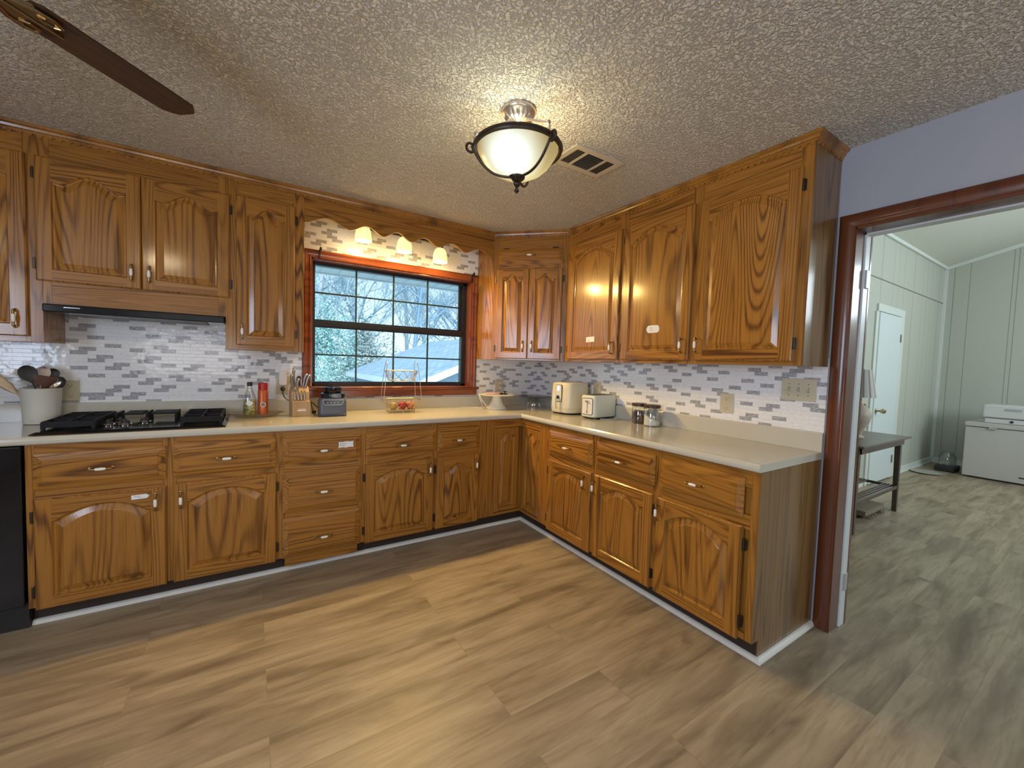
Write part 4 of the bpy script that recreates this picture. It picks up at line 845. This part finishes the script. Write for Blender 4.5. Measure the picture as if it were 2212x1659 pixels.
k.box(-2.122, -2.094, -.138, -.110, Z + .001, Z + .022); attach(k.build('power_cord', [BLACKM], base=(-2.1, -.1, Z), smooth=True, auto=30), bp_)
# two tier fruit basket
fb = thing('fruit_basket', 'two-tier gold wire fruit basket standing before the window', 'basket', (-1.497, -.205, Z))
WIRE = plain('champagne_wire', (0.60, 0.52, 0.34), 0.28, 0.9); bx, by = -1.497, -.205; k = MB()
def orect(w_, d_, z, n=40, p=3.2):
    return [(bx + w_ * abs(cos(2 * pi * i / n)) ** (2 / p) * (1 if cos(2 * pi * i / n) >= 0 else -1), by + d_ * abs(sin(2 * pi * i / n)) ** (2 / p) * (1 if sin(2 * pi * i / n) >= 0 else -1), z) for i in range(n)]
def tier(k, w0, d0, z0, w1, d1, z1, r=.0019):
    A = orect(w0, d0, z0); B = orect(w1, d1, z1); k.tube(A, r * 1.3, 6, closed=True); k.tube(B, r * 1.5, 6, closed=True)
    for i in range(0, 40, 3):
        a, b_ = Vector(A[i]), Vector(B[(i + 3) % 40]); k.tube([a, (a + b_) / 2 + Vector((0, 0, -.006)), b_], r * .8, 5)
        b_ = Vector(B[(i - 3) % 40]); k.tube([a, (a + b_) / 2 + Vector((0, 0, -.006)), b_], r * .8, 5)
    for i in range(1, 8):
        x = bx - w0 + 2 * w0 * i / 8; k.tube([(x, by - d0 * .97, z0), (x, by + d0 * .97, z0)], r * .8, 5)
tier(k, .108, .078, Z + .018, .150, .105, Z + .100); k.build('lower_basket', [WIRE], fb)
k = MB(); tier(k, .100, .040, Z + .248, .128, .055, Z + .325); k.build('upper_basket', [WIRE], fb)
k = MB()
for sx in (-1, 1):
    x0 = bx + sx * .150; x1 = bx + sx * .128
    k.tube([(x0, by - .06, Z + .100), (x1, by - .045, Z + .32), (x1 - sx * .004, by - .040, Z + .36), (x1 - sx * .012, by - .02, Z + .395), (x1 - sx * .016, by, Z + .403), (x1 - sx * .016, by + .02, Z + .395), (x1 - sx * .012, by + .040, Z + .36), (x1 - sx * .006, by + .045, Z + .32), (x0 - sx * .01, by + .06, Z + .100)], .0024, 8)
k.build('frame_rod', [WIRE], fb, smooth=True)
k = MB()
for sx, sy in ((-1, -1), (1, -1), (0, -1), (-1, 1), (1, 1)): k.sphere((bx + sx * .085, by + sy * .070, Z + .007), .0065, 10); k.tube([(bx + sx * .085, by + sy * .070, Z + .010), (bx + sx * .085, by + sy * .074, Z + .019)], .002, 6)
k.build('foot', [WIRE], fb, smooth=True)
k = MB(); k.loft([[(x, y, Z + .0195) for x, y, _ in orect(.098, .068, 0)], [(x, y, Z + .0225) for x, y, _ in orect(.098, .068, 0)]]); tag(k.build('basket_liner', [plain('tan_card', (0.55, 0.42, 0.24), 0.6)], base=(bx, by, Z + .02)), 'tan liner board lying in the bottom of the lower fruit basket', 'liner')
def apple(x, y, r, c0, c1, lab):
    t = thing('apple', lab, 'apple', (x, y, Z + .023), group='apples in the lower basket'); c_ = (x, y, Z + .023 + r * .93)
    a = NT('apple_skin_' + lab[:6].strip()); f = a.noise(a.pos(), 28, 3, .6, .4); a.P(Base_Color=a.mix(a.ramp(f, [(.40, 0), (.62, 1)]), c0, c1), Roughness=.3, Coat_Weight=.2)
    k = MB(); k.lathe([(r * .03, -r * .80), (r * .35, -r * .93), (r * .72, -r * .74), (r * .97, -r * .2), (r, r * .12), (r * .90, r * .55), (r * .62, r * .84), (r * .30, r * .90), (r * .10, r * .78), (r * .02, r * .70)], c_, n=24); k.build('body', [a.m], t, smooth=True, auto=70)
    k = MB(); k.tube([(x, y, c_[2] + r * .7), (x + .004, y, c_[2] + r * 1.05)], .0015, 6); k.build('stem', [plain('stem_brown', (0.1, 0.06, 0.03), .7)], t)
apple(bx - .062, by - .012, .031, (0.50, 0.36, 0.10), (0.42, 0.25, 0.08), 'yellow apple at the left of the lower wire basket')
apple(bx + .006, by - .018, .033, (0.33, 0.02, 0.02), (0.42, 0.06, 0.04), 'dark red apple in the middle of the lower wire basket')
apple(bx + .072, by - .014, .033, (0.40, 0.05, 0.03), (0.60, 0.28, 0.12), 'red and orange apple at the right of the lower wire basket')
# white cake stand with small things
csx, csy = -.635, -.235
k = MB(); k.lathe([(.092, 0), (.094, .006), (.086, .014), (.062, .045), (.044, .085), (.038, .112), (.040, .118), (.150, .122), (.158, .127), (.158, .131), (.150, .129), (.004, .128)], (csx, csy, Z), n=48)
tag(k.build('cake_stand', [plain('cream_ceramic', (0.74, 0.72, 0.64), 0.25, bumpd=.0015, scale=60)], base=(csx, csy, Z), smooth=True, auto=35), 'white ceramic cake stand with a textured flared foot', 'cake stand')
zt = Z + .1305
k = MB(); k.tube([(csx - .13, csy - .02, zt + .010), (csx - .08, csy - .055, zt + .011), (csx - .02, csy - .05, zt + .011), (csx + .01, csy - .03, zt + .010)], .0085, 8); tag(k.build('plastic_case', [plain('pink_plastic', (0.72, 0.42, 0.42), 0.35)], base=(csx - .06, csy - .04, zt), smooth=True), 'pink plastic case lying on the white cake stand', 'case')
k = MB(); k.box(csx + .010, csx + .035, csy - .045, csy - .02, zt, zt + .016); k.box(csx + .045, csx + .080, csy - .050, csy - .015, zt, zt + .010); k.lathe([(.006, .008), (.004, .02), (.018, .024), (.019, .030), (.004, .031)], (csx + .062, csy - .032, zt), n=16)
tag(k.build('black_plug', [BLACKM], base=(csx + .05, csy - .03, zt), bevel=.002), 'small black plugs and cord ends on the cake stand', 'plug')
k = MB(); k.tube([(-.470, -.048, 1.09), (-.50, -.07, 1.06), (-.58, -.09, 1.047), (-.68, -.10, 1.05), (-.765, -.14, 1.052), (-.800, -.20, 1.046), (-.806, -.22, 1.02), (-.79, -.24, .97), (-.76, -.20, .93), (-.735, -.17, .919), (-.80, -.10, .919), (-.90, -.06, .919)], .0022, 6)
k.tube([(-.800, -.21, 1.047), (-.798, -.25, 1.0), (-.765, -.28, .95), (-.735, -.30, .9185), (-.70, -.335, .9185)], .0022, 6)
tag(k.build('charger_cable', [plain('white_cable', (0.72, 0.70, 0.66), 0.4)], base=(-.75, -.2, Z), smooth=True), 'white charging cable hanging from the cake stand to the outlet', 'cable')
# smoked glass stand in the corner
gsx, gsy = -.200, -.195
gs = thing('glass_cake_stand', 'dark glass cake stand upside down on a clear dome in the counter corner', 'cake stand', (gsx, gsy, Z))
k = MB(); k.lathe([(.150, .100), (.158, .106), (.150, .108), (.060, .098), (.004, .097)], (gsx, gsy, Z), n=48); k.build('plate', [SMOKE], gs, smooth=True)
k = MB(); k.lathe([(.075, .001), (.078, .010), (.074, .045), (.055, .075), (.030, .088), (.010, .094), (.014, .097)], (gsx, gsy, Z), n=32, cap=False); k.build('dome', [CLEAR], gs, smooth=True)
# air fryer
af = thing('air_fryer', 'cream air fryer with front display window and white handle', 'air fryer', (-.190, -.712, Z), radians(-84))
CREAM = plain('cream_plastic', (0.66, 0.62, 0.50), 0.3); MINT = plain('pale_enamel', (0.66, 0.70, 0.62), 0.22)
def sq(w_, d_, z, n=40, p=3.6): return [(w_ * abs(cos(2 * pi * i / n)) ** (2 / p) * (1 if cos(2 * pi * i / n) >= 0 else -1), d_ * abs(sin(2 * pi * i / n)) ** (2 / p) * (1 if sin(2 * pi * i / n) >= 0 else -1), z) for i in range(n)]
k = MB(); k.loft([sq(.120, .130, .014), sq(.128, .136, .03), sq(.130, .138, .05), sq(.124, .132, .250), sq(.118, .126, .262), sq(.10, .11, .266)]); k.build('body', [CREAM], af, local=True, smooth=True, auto=50)
k = MB(); k.loft([sq(.112, .122, 0), sq(.118, .128, .015)]); k.build('base_ring', [BLACKM], af, local=True, smooth=True)
k = MB(); k.prism([(-.038, .112), (-.030, .104), (.030, .104), (.038, .112), (.036, .238), (.028, .246), (-.028, .246), (-.036, .238)], -.1405, -.120, 1, 'y'); k.prism([(-.035, .114), (-.028, .107), (.028, .107), (.035, .114), (.033, .236), (.026, .243), (-.026, .243), (-.033, .236)], -.1412, -.139, 0, 'y'); k.build('control_window', [plain('pearl_panel', (0.66, 0.66, 0.62), 0.15), BLACKM], af, local=True)
MB().box(-.014, .010, -.1420, -.1410, .195, .236).build('display', [emis('lit_display', (0.62, 0.75, 0.9), .75)], af, local=True, bevel=.003)
k = MB(); k.tube([(0, -.132, .142), (0, -.165, .142)], .014, 12); k.build('handle_mount', [BLACKM], af, local=True, smooth=True)
k = MB(); k.tube([(0, -.172, .160), (0, -.178, .140), (0, -.178, .08), (0, -.174, .045)], .013, 12, r1=.011); k.build('handle', [MINT], af, local=True, smooth=True)
k = MB(); k.loft([sq(.1305, .1385, .048), sq(.1306, .1386, .0495)]); k.build('basket_seam', [plain('seam_grey', (0.35, 0.33, 0.27), .5)], af, local=True)
# toaster
to = thing('toaster', 'pale enamel two-slice toaster with lever panel at its end', 'toaster', (-.168, -1.036, Z), radians(6))
def rb(x0, x1, y0, y1, r, z, n=5): return [((x0 + x1) / 2 + p[0], (y0 + y1) / 2 + p[1], z) for p in rr((x1 - x0) / 2, (y1 - y0) / 2, r, z, n)]
k = MB(); k.loft([rb(-.135, .135, -.080, .080, .03, .014), rb(-.140, .140, -.085, .085, .03, .022), rb(-.140, .140, -.085, .085, .03, .160), rb(-.136, .136, -.081, .081, .03, .170), rb(-.126, .126, -.072, .072, .03, .173)]); k.build('body', [MINT], to, local=True, smooth=True, auto=35)
k = MB(); k.loft([rb(-.130, .130, -.076, .076, .03, .006), rb(-.136, .136, -.081, .081, .03, .016)]); k.build('base', [BLACKM], to, local=True)
k = MB()
for sx in (-1, 1):
    for sy in (-1, 1): k.lathe([(.012, 0), (.012, .008)], (sx * .10, sy * .055, 0), n=12)
k.build('foot', [plain('rubber_grey', (.3, .3, .3), .5)], to, local=True)
k = MB(); k.loft([rb(-.120, .120, -.064, .064, .02, .1725), rb(-.120, .120, -.064, .064, .02, .176)]); k.build('top_plate', [plain('toaster_top', (0.13, 0.12, 0.10), 0.3, 0.6)], to, local=True)
k = MB(); k.box(-.105, .105, -.040, -.014, .176, .1765); k.box(-.105, .105, .014, .040, .176, .1765); k.build('slot', [BLACKM], to, local=True)
k = MB(); k.prism([(-.062, .040), (-.052, .030), (.052, .030), (.062, .040), (.062, .142), (.052, .152), (-.052, .152), (-.062, .142)], -.1425, -.130, 1, 'x'); k.prism([(-.058, .042), (-.050, .034), (.050, .034), (.058, .042), (.058, .140), (.050, .148), (-.050, .148), (-.058, .140)], -.1432, -.142, 0, 'x'); k.build('lever_panel', [plain('pearl_white_panel', (0.72, 0.71, 0.70), 0.2), BLACKM], to, local=True)
k = MB(); k.box(-.1436, -.143, -.003, .003, .056, .130, 1); k.box(-.158, -.143, -.018, .014, .122, .134, 0); k.lathe([(.009, 0), (.008, .004)], (-.143, -.0, .050), (-1, 0, 0), 14, 0); k.build('lever', [STEEL, BLACKM], to, local=True, smooth=True, auto=30)
for c_ in to.children: c_.data.transform(Matrix.Diagonal((.96, .86, 1.06, 1)))
k = MB(); k.tube([(-.05, -1.09, Z + .003), (-.06, -1.14, Z + .003), (-.12, -1.17, Z + .003), (-.19, -1.15, Z + .003), (-.22, -1.11, Z + .003)], .003, 6)
k.tube([(-.011, -.850, 1.165), (-.045, -.845, 1.163), (-.05, -.83, 1.14), (-.045, -.84, 1.05), (-.04, -.88, .95), (-.05, -.93, Z + .006)], .0035, 6)
attach(k.build('power_cord', [plain('cream_cord', (0.70, 0.66, 0.52), 0.4)], base=(-.2, -1.1, Z), smooth=True), to)
# canisters
def canister(x, y, r, h, fill, fm, label, tilt):
    t = thing('glass_canister', label, 'canister', (x, y, Z), group='glass canisters with dark wooden lids')
    k = MB(); k.lathe([(r * .96, 0), (r, .006), (r, h - .028), (r * .93, h - .022)], (x, y, Z), n=32, cap=False); k.lathe([(r * .94, .001), (r * .94, .005)], (x, y, Z), n=32); k.build('jar', [CLEAR], t, smooth=True)
    k = MB(); n = 32; rg = lambda zf: [(x + r * .92 * cos(2 * pi * i / n), y + r * .92 * sin(2 * pi * i / n), Z + zf(cos(2 * pi * i / n - 2.2))) for i in range(n)]
    k.loft([rg(lambda c: .007), rg(lambda c: fill + tilt * c)]); k.build('contents', [fm], t, smooth=True, auto=30)
    k = MB(); k.lathe([(r * .95, h - .022), (r * 1.03, h - .020), (r * 1.03, h - .004), (r * .98, h), (.004, h + .0005)], (x, y, Z), n=32); k.build('lid', [plain('dark_wood_lid', (0.055, 0.022, 0.014), 0.35)], t, smooth=True, auto=30)
canister(-.105, -1.385, .052, .150, .090, plain('ground_coffee', (0.055, 0.022, 0.012), 0.8, noisy=.3, scale=300), 'glass canister of ground coffee with a dark lid beside the sugar jar', .001)
canister(-.115, -1.505, .056, .150, .055, plain('sugar', (0.80, 0.79, 0.77), 0.8), 'glass canister of white sugar with a dark lid, right of the coffee', .028)
# ================================================================== DEN THINGS
WAL = oak('walnut_table', 'z', 1, (0.085, 0.052, 0.038), (0.05, 0.028, 0.02), rings=30, rough=.35); WALX = plain('table_top_brown', (0.13, 0.105, 0.09), 0.3)
tb = thing('console_table', 'dark brown wooden console table with slatted lower shelf beyond the doorway', 'table', (2.36, -1.93, 0))
MB().box(1.742, 2.99, -2.155, -1.70, .712, .730).build('tabletop', [WALX], tb, bevel=.003)
k = MB(); k.box(1.80, 2.90, -2.125, -2.107, .655, .712); k.box(1.80, 2.90, -1.75, -1.732, .655, .712); k.box(1.80, 1.818, -2.12, -1.74, .655, .712); k.box(2.882, 2.90, -2.12, -1.74, .655, .712); k.build('apron', [WAL], tb)
for x, y, dx, dy in ((1.80, -2.09, -.11, -.035), (2.87, -2.09, -.06, -.02), (1.80, -1.77, -.11, .03), (2.87, -1.77, -.06, .02)):
    k = MB(); k.loft([[(x + dx + a * .017, y + dy + b_ * .017, .0) for a, b_ in ((-1, -1), (1, -1), (1, 1), (-1, 1))], [(x + a * .026, y + b_ * .022, .712) for a, b_ in ((-1, -1), (1, -1), (1, 1), (-1, 1))]]); k.build('leg', [WAL], tb)
k = MB(); k.box(1.72, 2.85, -2.120, -2.100, .225, .255); k.box(1.72, 2.85, -1.76, -1.74, .225, .255)
for i in range(7):
    y = -2.075 + i * .026 + (.11 if i > 2 else 0); k.box(1.70, 2.84, y, y + .012, .238, .250)
k.box(1.70, 1.72, -2.11, -1.75, .225, .25); k.box(2.83, 2.85, -2.11, -1.75, .225, .25); k.build('slatted_shelf', [WAL], tb)
lp = thing('table_lamp', 'table lamp with striped fabric shade and pale urn base on the console table', 'lamp', (2.30, -1.93, .7305))
k = MB(); k.lathe([(.055, 0), (.058, .01), (.035, .03), (.04, .06), (.085, .15), (.10, .21), (.085, .27), (.04, .31), (.022, .34), (.018, .40)], (2.30, -1.93, .731), n=28); k.build('urn_base', [plain('pale_stone', (0.42, 0.35, 0.28), .5)], lp, smooth=True)
k = MB()
for sg in (-1, 1): k.tube([(2.30 + sg * .02, -1.93 - .03 * 0, .731 + .33), (2.30 + sg * .07, -1.95, .731 + .32), (2.30 + sg * .115, -1.96, .731 + .26), (2.30 + sg * .118, -1.96, .731 + .20), (2.30 + sg * .09, -1.955, .731 + .17)], .009, 8)
k.build('scroll_handle', [plain('gilt', (0.42, 0.33, 0.18), .35, .5)], lp, smooth=True)
a = NT('striped_fabric'); s_ = a.n('ShaderNodeSeparateXYZ'); a.l(a.vmath('SUBTRACT', a.pos(), (2.30, -1.93, 0)), s_.inputs[0]); an = a.math('ARCTAN2', s_.outputs['Y'], s_.outputs['X'])
st_ = a.math('LESS_THAN', a.math('FRACT', a.math('MULTIPLY', an, 14 / (2 * pi))), .28); a.P(Base_Color=a.mix(st_, (0.52, 0.49, 0.46), (0.20, 0.20, 0.21)), Roughness=.8)
k = MB(); k.lathe([(.125, 1.115), (.083, 1.370)], (2.30, -1.93, 0), n=28, cap=False); k.build('shade', [a.m], lp, smooth=True)
k = MB(); k.lathe([(.005, 1.34), (.004, 1.40), (.006, 1.41), (.014, 1.43), (.012, 1.45), (.004, 1.46)], (2.30, -1.93, 0), n=14); k.tube([(2.22, -1.93, 1.368), (2.30, -1.93, 1.40), (2.38, -1.93, 1.368)], .003, 6); k.build('finial', [STEEL], lp, smooth=True)
k = MB(); k.box(2.22, 2.70, -2.06, -1.90, .03, .075); RB = random.Random(5)
for i in range(120):
    x = RB.uniform(2.24, 2.70); y = RB.uniform(-2.07, -1.92); k.tube([(x, y, .035), (x + RB.uniform(-.015, .015), y + RB.uniform(-.02, .0), .001)], .004, 4)
tag(k.build('scrub_brush', [plain('straw_bristle', (0.22, 0.18, 0.13), .8, noisy=.3)], base=(2.46, -1.98, 0)), 'brown bristle brush head lying on the floor under the console table', 'brush')
FRZ = plain('freezer_white', (0.50, 0.48, 0.44), 0.35)
fz = thing('chest_freezer', 'white chest freezer against the far den wall', 'freezer', (5.95, -2.7, 0))
MB().box(5.62, 6.40, -3.35, -2.087, .02, .68).build('cabinet', [FRZ], fz, bevel=.008)
MB().box(5.605, 6.41, -3.36, -2.08, .686, .745).build('lid', [FRZ], fz, bevel=.010, seg=3)
MB().box(5.66, 6.36, -3.3, -2.14, .0, .022).build('base', [BLACKM], fz)
for y in (-2.33, -2.72): MB().box(5.595, 5.622, y - .035, y + .035, .665, .70).build('latch', [plain('latch_grey', (0.4, 0.4, 0.38), .4)], fz, bevel=.003)
MB().box(5.617, 5.621, -2.62, -2.575, .085, .100).build('badge', [BLACKM], fz)
ic = thing('cooler_box', 'white foam cooler box lying on top of the chest freezer', 'cooler', (5.8, -2.55, .746)); IW = plain('cooler_white', (0.60, 0.60, 0.58), .45)
MB().box(5.66, 6.05, -2.92, -2.245, .747, .812).build('tray', [IW], ic, bevel=.01)
MB().box(5.64, 6.07, -2.94, -2.225, .818, .985).build('lid', [IW], ic, bevel=.018, seg=3)
MB().box(5.655, 6.06, -2.93, -2.235, .868, .872).build('lid_seam', [plain('seam', (.3, .3, .3), .6)], ic)
k = MB(); k.lathe([(.016, 0), (.016, .01)], (5.661, -2.475, .780), (-1, 0, 0), 14); k.build('drain_plug', [BLACKM], ic)
MB().box(5.637, 5.641, -2.55, -2.41, .915, .945).build('label', [plain('grey_print', (0.38, 0.38, 0.42), .7)], ic)
wj_ = thing('water_dispenser', 'small pet waterer with black base and clear jug on the den floor', 'pet waterer', (5.85, -1.90, 0))
MB().box(5.72, 6.02, -2.01, -1.80, .0, .075).build('base', [BLACKM], wj_, bevel=.015, seg=3)
k = MB(); k.lathe([(.085, .076), (.088, .10), (.088, .19), (.078, .22), (.06, .24), (.055, .27), (.004, .275)], (5.86, -1.905, 0), n=24); k.build('jug', [mat_clear('clear_jug_plastic', (.75, .78, .78), .2)], wj_, smooth=True)
k = MB(); k.lathe([(.10, .001), (.155, .012), (.158, .016), (.148, .015), (.095, .006), (.004, .006)], (5.35, -1.80, 0), n=32); tag(k.build('floor_dish', [plain('pale_dish', (0.45, 0.45, 0.40), .4)], base=(5.35, -1.8, 0), smooth=True), 'flat pale dish on the den floor near the baseboard', 'dish')
# ================================================================== OUTSIDE
struct(MB().box(-60, 80, .2, 120, -1.35, -1.25).build('floor_yard', plain('dry_winter_lawn', (0.50, 0.56, 0.50), .9, noisy=.2, scale=3)))
k = MB(); k.box(-6, 6.6, .13, .80, 2.112, 2.13, 0)
for i in range(80): k.box(-6 + i * .155, -6 + i * .155 + .006, .14, .79, 2.108, 2.112, 1)
k.box(-6, 6.6, .80, .83, 2.10, 2.28, 0); struct(k.build('trim_2', [plain('vinyl_soffit', (0.80, 0.88, 0.92), .5), plain('soffit_groove', (0.6, 0.68, 0.75), .6)]))
hs = thing('neighbor_garage', 'low outbuilding with grey shingle gable roof and white trim outside the window', 'building', (5, 13, -1.25))
ex, ez, rx, rz_, ya, yb_ = 1.54, .681, 5.85, 2.42, 8.0, 18.3
a = NT('grey_shingles'); br = a.n('ShaderNodeTexBrick'); a.l(a.n('ShaderNodeVectorRotate', rotation_type='Z_AXIS').outputs[0] if False else a.pos(), br.inputs['Vector']); br.inputs['Scale'].default_value = 1; br.inputs['Brick Width'].default_value = .3; br.inputs['Row Height'].default_value = .3
br.inputs['Color1'].default_value = (.30, .36, .42, 1); br.inputs['Color2'].default_value = (.42, .48, .54, 1); br.inputs['Mortar'].default_value = (.26, .31, .36, 1); a.P(Base_Color=br.outputs[0], Roughness=.85)
k = MB(); k.loft([[(ex, y, ez), (rx, y, rz_), (2 * rx - ex, y, ez), (2 * rx - ex, y, ez - .08), (rx, y, rz_ - .10), (ex, y, ez - .08)] for y in (ya, yb_)]); k.build('roof', [a.m], hs)
k = MB(); k.box(ex - .03, ex, ya, yb_, ez - .20, ez + .01)
k.loft([[(ex - .03, ya, ez - .20), (rx, ya, rz_ - .20), (rx, ya, rz_ + .02), (ex - .03, ya, ez + .02)], [(ex - .03, ya - .04, ez - .20), (rx, ya - .04, rz_ - .20), (rx, ya - .04, rz_ + .02), (ex - .03, ya - .04, ez + .02)]])
k.loft([[(2 * rx - ex, ya, ez - .20), (rx, ya, rz_ - .20), (rx, ya, rz_ + .02), (2 * rx - ex, ya, ez + .02)], [(2 * rx - ex, ya - .04, ez - .20), (rx, ya - .04, rz_ - .20), (rx, ya - .04, rz_ + .02), (2 * rx - ex, ya - .04, ez + .02)]])
k.build('fascia', [plain('white_fascia', (0.85, 0.85, 0.82), .5)], hs)
k = MB(); k.prism([(ex + .35, -1.25), (2 * rx - ex - .35, -1.25), (2 * rx - ex - .35, ez - .0), (rx, rz_ - .18), (ex + .35, ez - .02)], ya + .3, yb_ - .3, 0, 'y'); k.build('wall', [plain('blue_grey_siding', (0.40, 0.48, 0.60), .7)], hs)
def bark(i): return plain('hazed_bark_%d' % i, ((0.40, 0.50, 0.56), (0.52, 0.55, 0.56), (0.26, 0.38, 0.48))[i], .9)  # outdoor haze and overexposure put into the bark colour as bluish paleness
BK = [bark(i) for i in range(3)]
def tree_mesh(seed):
    R = random.Random(seed); k = MB(); h = 13.0
    def branch(p, d, L_, r, lv):
        n = 3; pts = [p]; q = p; dd = d
        for i in range(n):
            dd = (dd + Vector((R.uniform(-.25, .25), R.uniform(-.25, .25), R.uniform(-.05, .15))) * (.35 if lv == 0 else 1)).normalized(); q = q + dd * (L_ / n); pts.append(q)
        k.tube(pts, r, 6 if lv == 0 else 3, r1=r * .55)
        if lv >= 4: return
        m_ = (10, 7, 5, 4)[lv]; f0 = .22 if lv == 0 else .15
        for i in range(m_):
            t_ = f0 + (1 - f0) * (i + 1) / m_; j_ = min(n - 1, int(t_ * n)); b_ = pts[j_].lerp(pts[j_ + 1], min(1, t_ * n - j_))
            a_ = R.uniform(0, 2 * pi); el = R.uniform(.05, .8); nd = (Vector((cos(a_), sin(a_), 0)) * cos(el) + Vector((0, 0, 1)) * sin(el) + dd * .5).normalized()
            branch(b_, nd, L_ * R.uniform(.40, .60), max(.008, r * .40), lv + 1)
    branch(Vector((0, 0, 0)), Vector((0, 0, 1)), h * .62, .17, 0)
    return k
TL = [(-3.5, 24, 13, 0, 'far left of the window view'), (.2, 21, 12, 1, 'above the left tip of the outbuilding roof'), (3.4, 26, 14, 0, 'with the thick trunk in the window centre'), (6.4, 23, 13, 2, 'in the right half of the window'), (8.6, 30, 15, 1, ''), (11.8, 25, 14, 2, ''), (9.6, 20.5, 12, 1, ''), (14, 28, 15, 0, ''), (-7, 30, 14, 1, ''), (1.8, 33, 16, 2, ''), (17.5, 30, 16, 1, ''), (5, 36, 16, 0, ''), (-1.6, 27, 14, 2, ''), (12.5, 36, 17, 1, '')]
TM = [tree_mesh(41 + i).build('bare_tree', [BK[i]]) for i in range(3)]
for i, (x, y, h, m_, w_) in enumerate(TL):
    o = TM[m_] if i in (0, 1, 3) and TM[m_].get('label') is None else TM[m_].copy()
    if o is not TM[m_]: COL.objects.link(o)
    o.location = (x, y, -1.3); o.rotation_euler = (0, 0, i * 1.3); o.scale = (h / 13,) * 3
    tag(o, 'haze-paled leafless winter tree in the tangle of branches behind the outbuilding', 'tree', 'leafless trees behind the outbuilding')
def shrub(x, y, z0, w_, h, n, seed, c0, label, name='evergreen_shrub'):
    R = random.Random(seed); k = MB()
    for i in range(n):
        a_ = R.uniform(0, 2 * pi); e_ = R.uniform(-.2, 1) * pi / 2; rr_ = R.uniform(.65, 1.0) * (1 + .25 * sin(3 * a_ + seed)); c_ = Vector((x + w_ * rr_ * cos(a_) * cos(e_), y + w_ * rr_ * sin(a_) * cos(e_), z0 + h * rr_ * max(0, sin(e_)) + R.uniform(0, h * .3)))
        s_ = R.uniform(.05, .11) * w_ / 2; u = Vector((R.uniform(-1, 1), R.uniform(-1, 1), R.uniform(-1, 1))).normalized(); v = u.orthogonal().normalized()
        k.add([c_ - u * s_, c_ + v * s_ * .5, c_ + u * s_, c_ - v * s_ * .5], [(0, 1, 2, 3)])
    k.tube([(x, y, z0), (x, y, z0 + h * .6)], .08 * w_, 6)
    tag(k.build(name, [plain(name + str(seed), c0, .8, noisy=.5, scale=4)], base=(x, y, z0)), label, 'shrub', 'evergreens by the outbuilding')
shrub(-1.2, 13, -1.3, 1.4, 2.3, 7000, 1, (0.30, 0.48, 0.42), 'green evergreen shrub at the lower left of the window view')
shrub(.9, 20, -1.3, 1.8, 4.2, 7000, 2, (0.36, 0.55, 0.50), 'pale green evergreen behind the left tip of the outbuilding roof')
shrub(-3.4, 17, -1.3, 2.2, 3.4, 7000, 3, (0.32, 0.46, 0.50), 'dark evergreen mass furthest left in the window view')
shrub(3.6, 24, -1.3, 2.6, 4.0, 6000, 4, (0.45, 0.50, 0.48), 'grey-green brush behind the roof ridge of the outbuilding')
merge_ink()
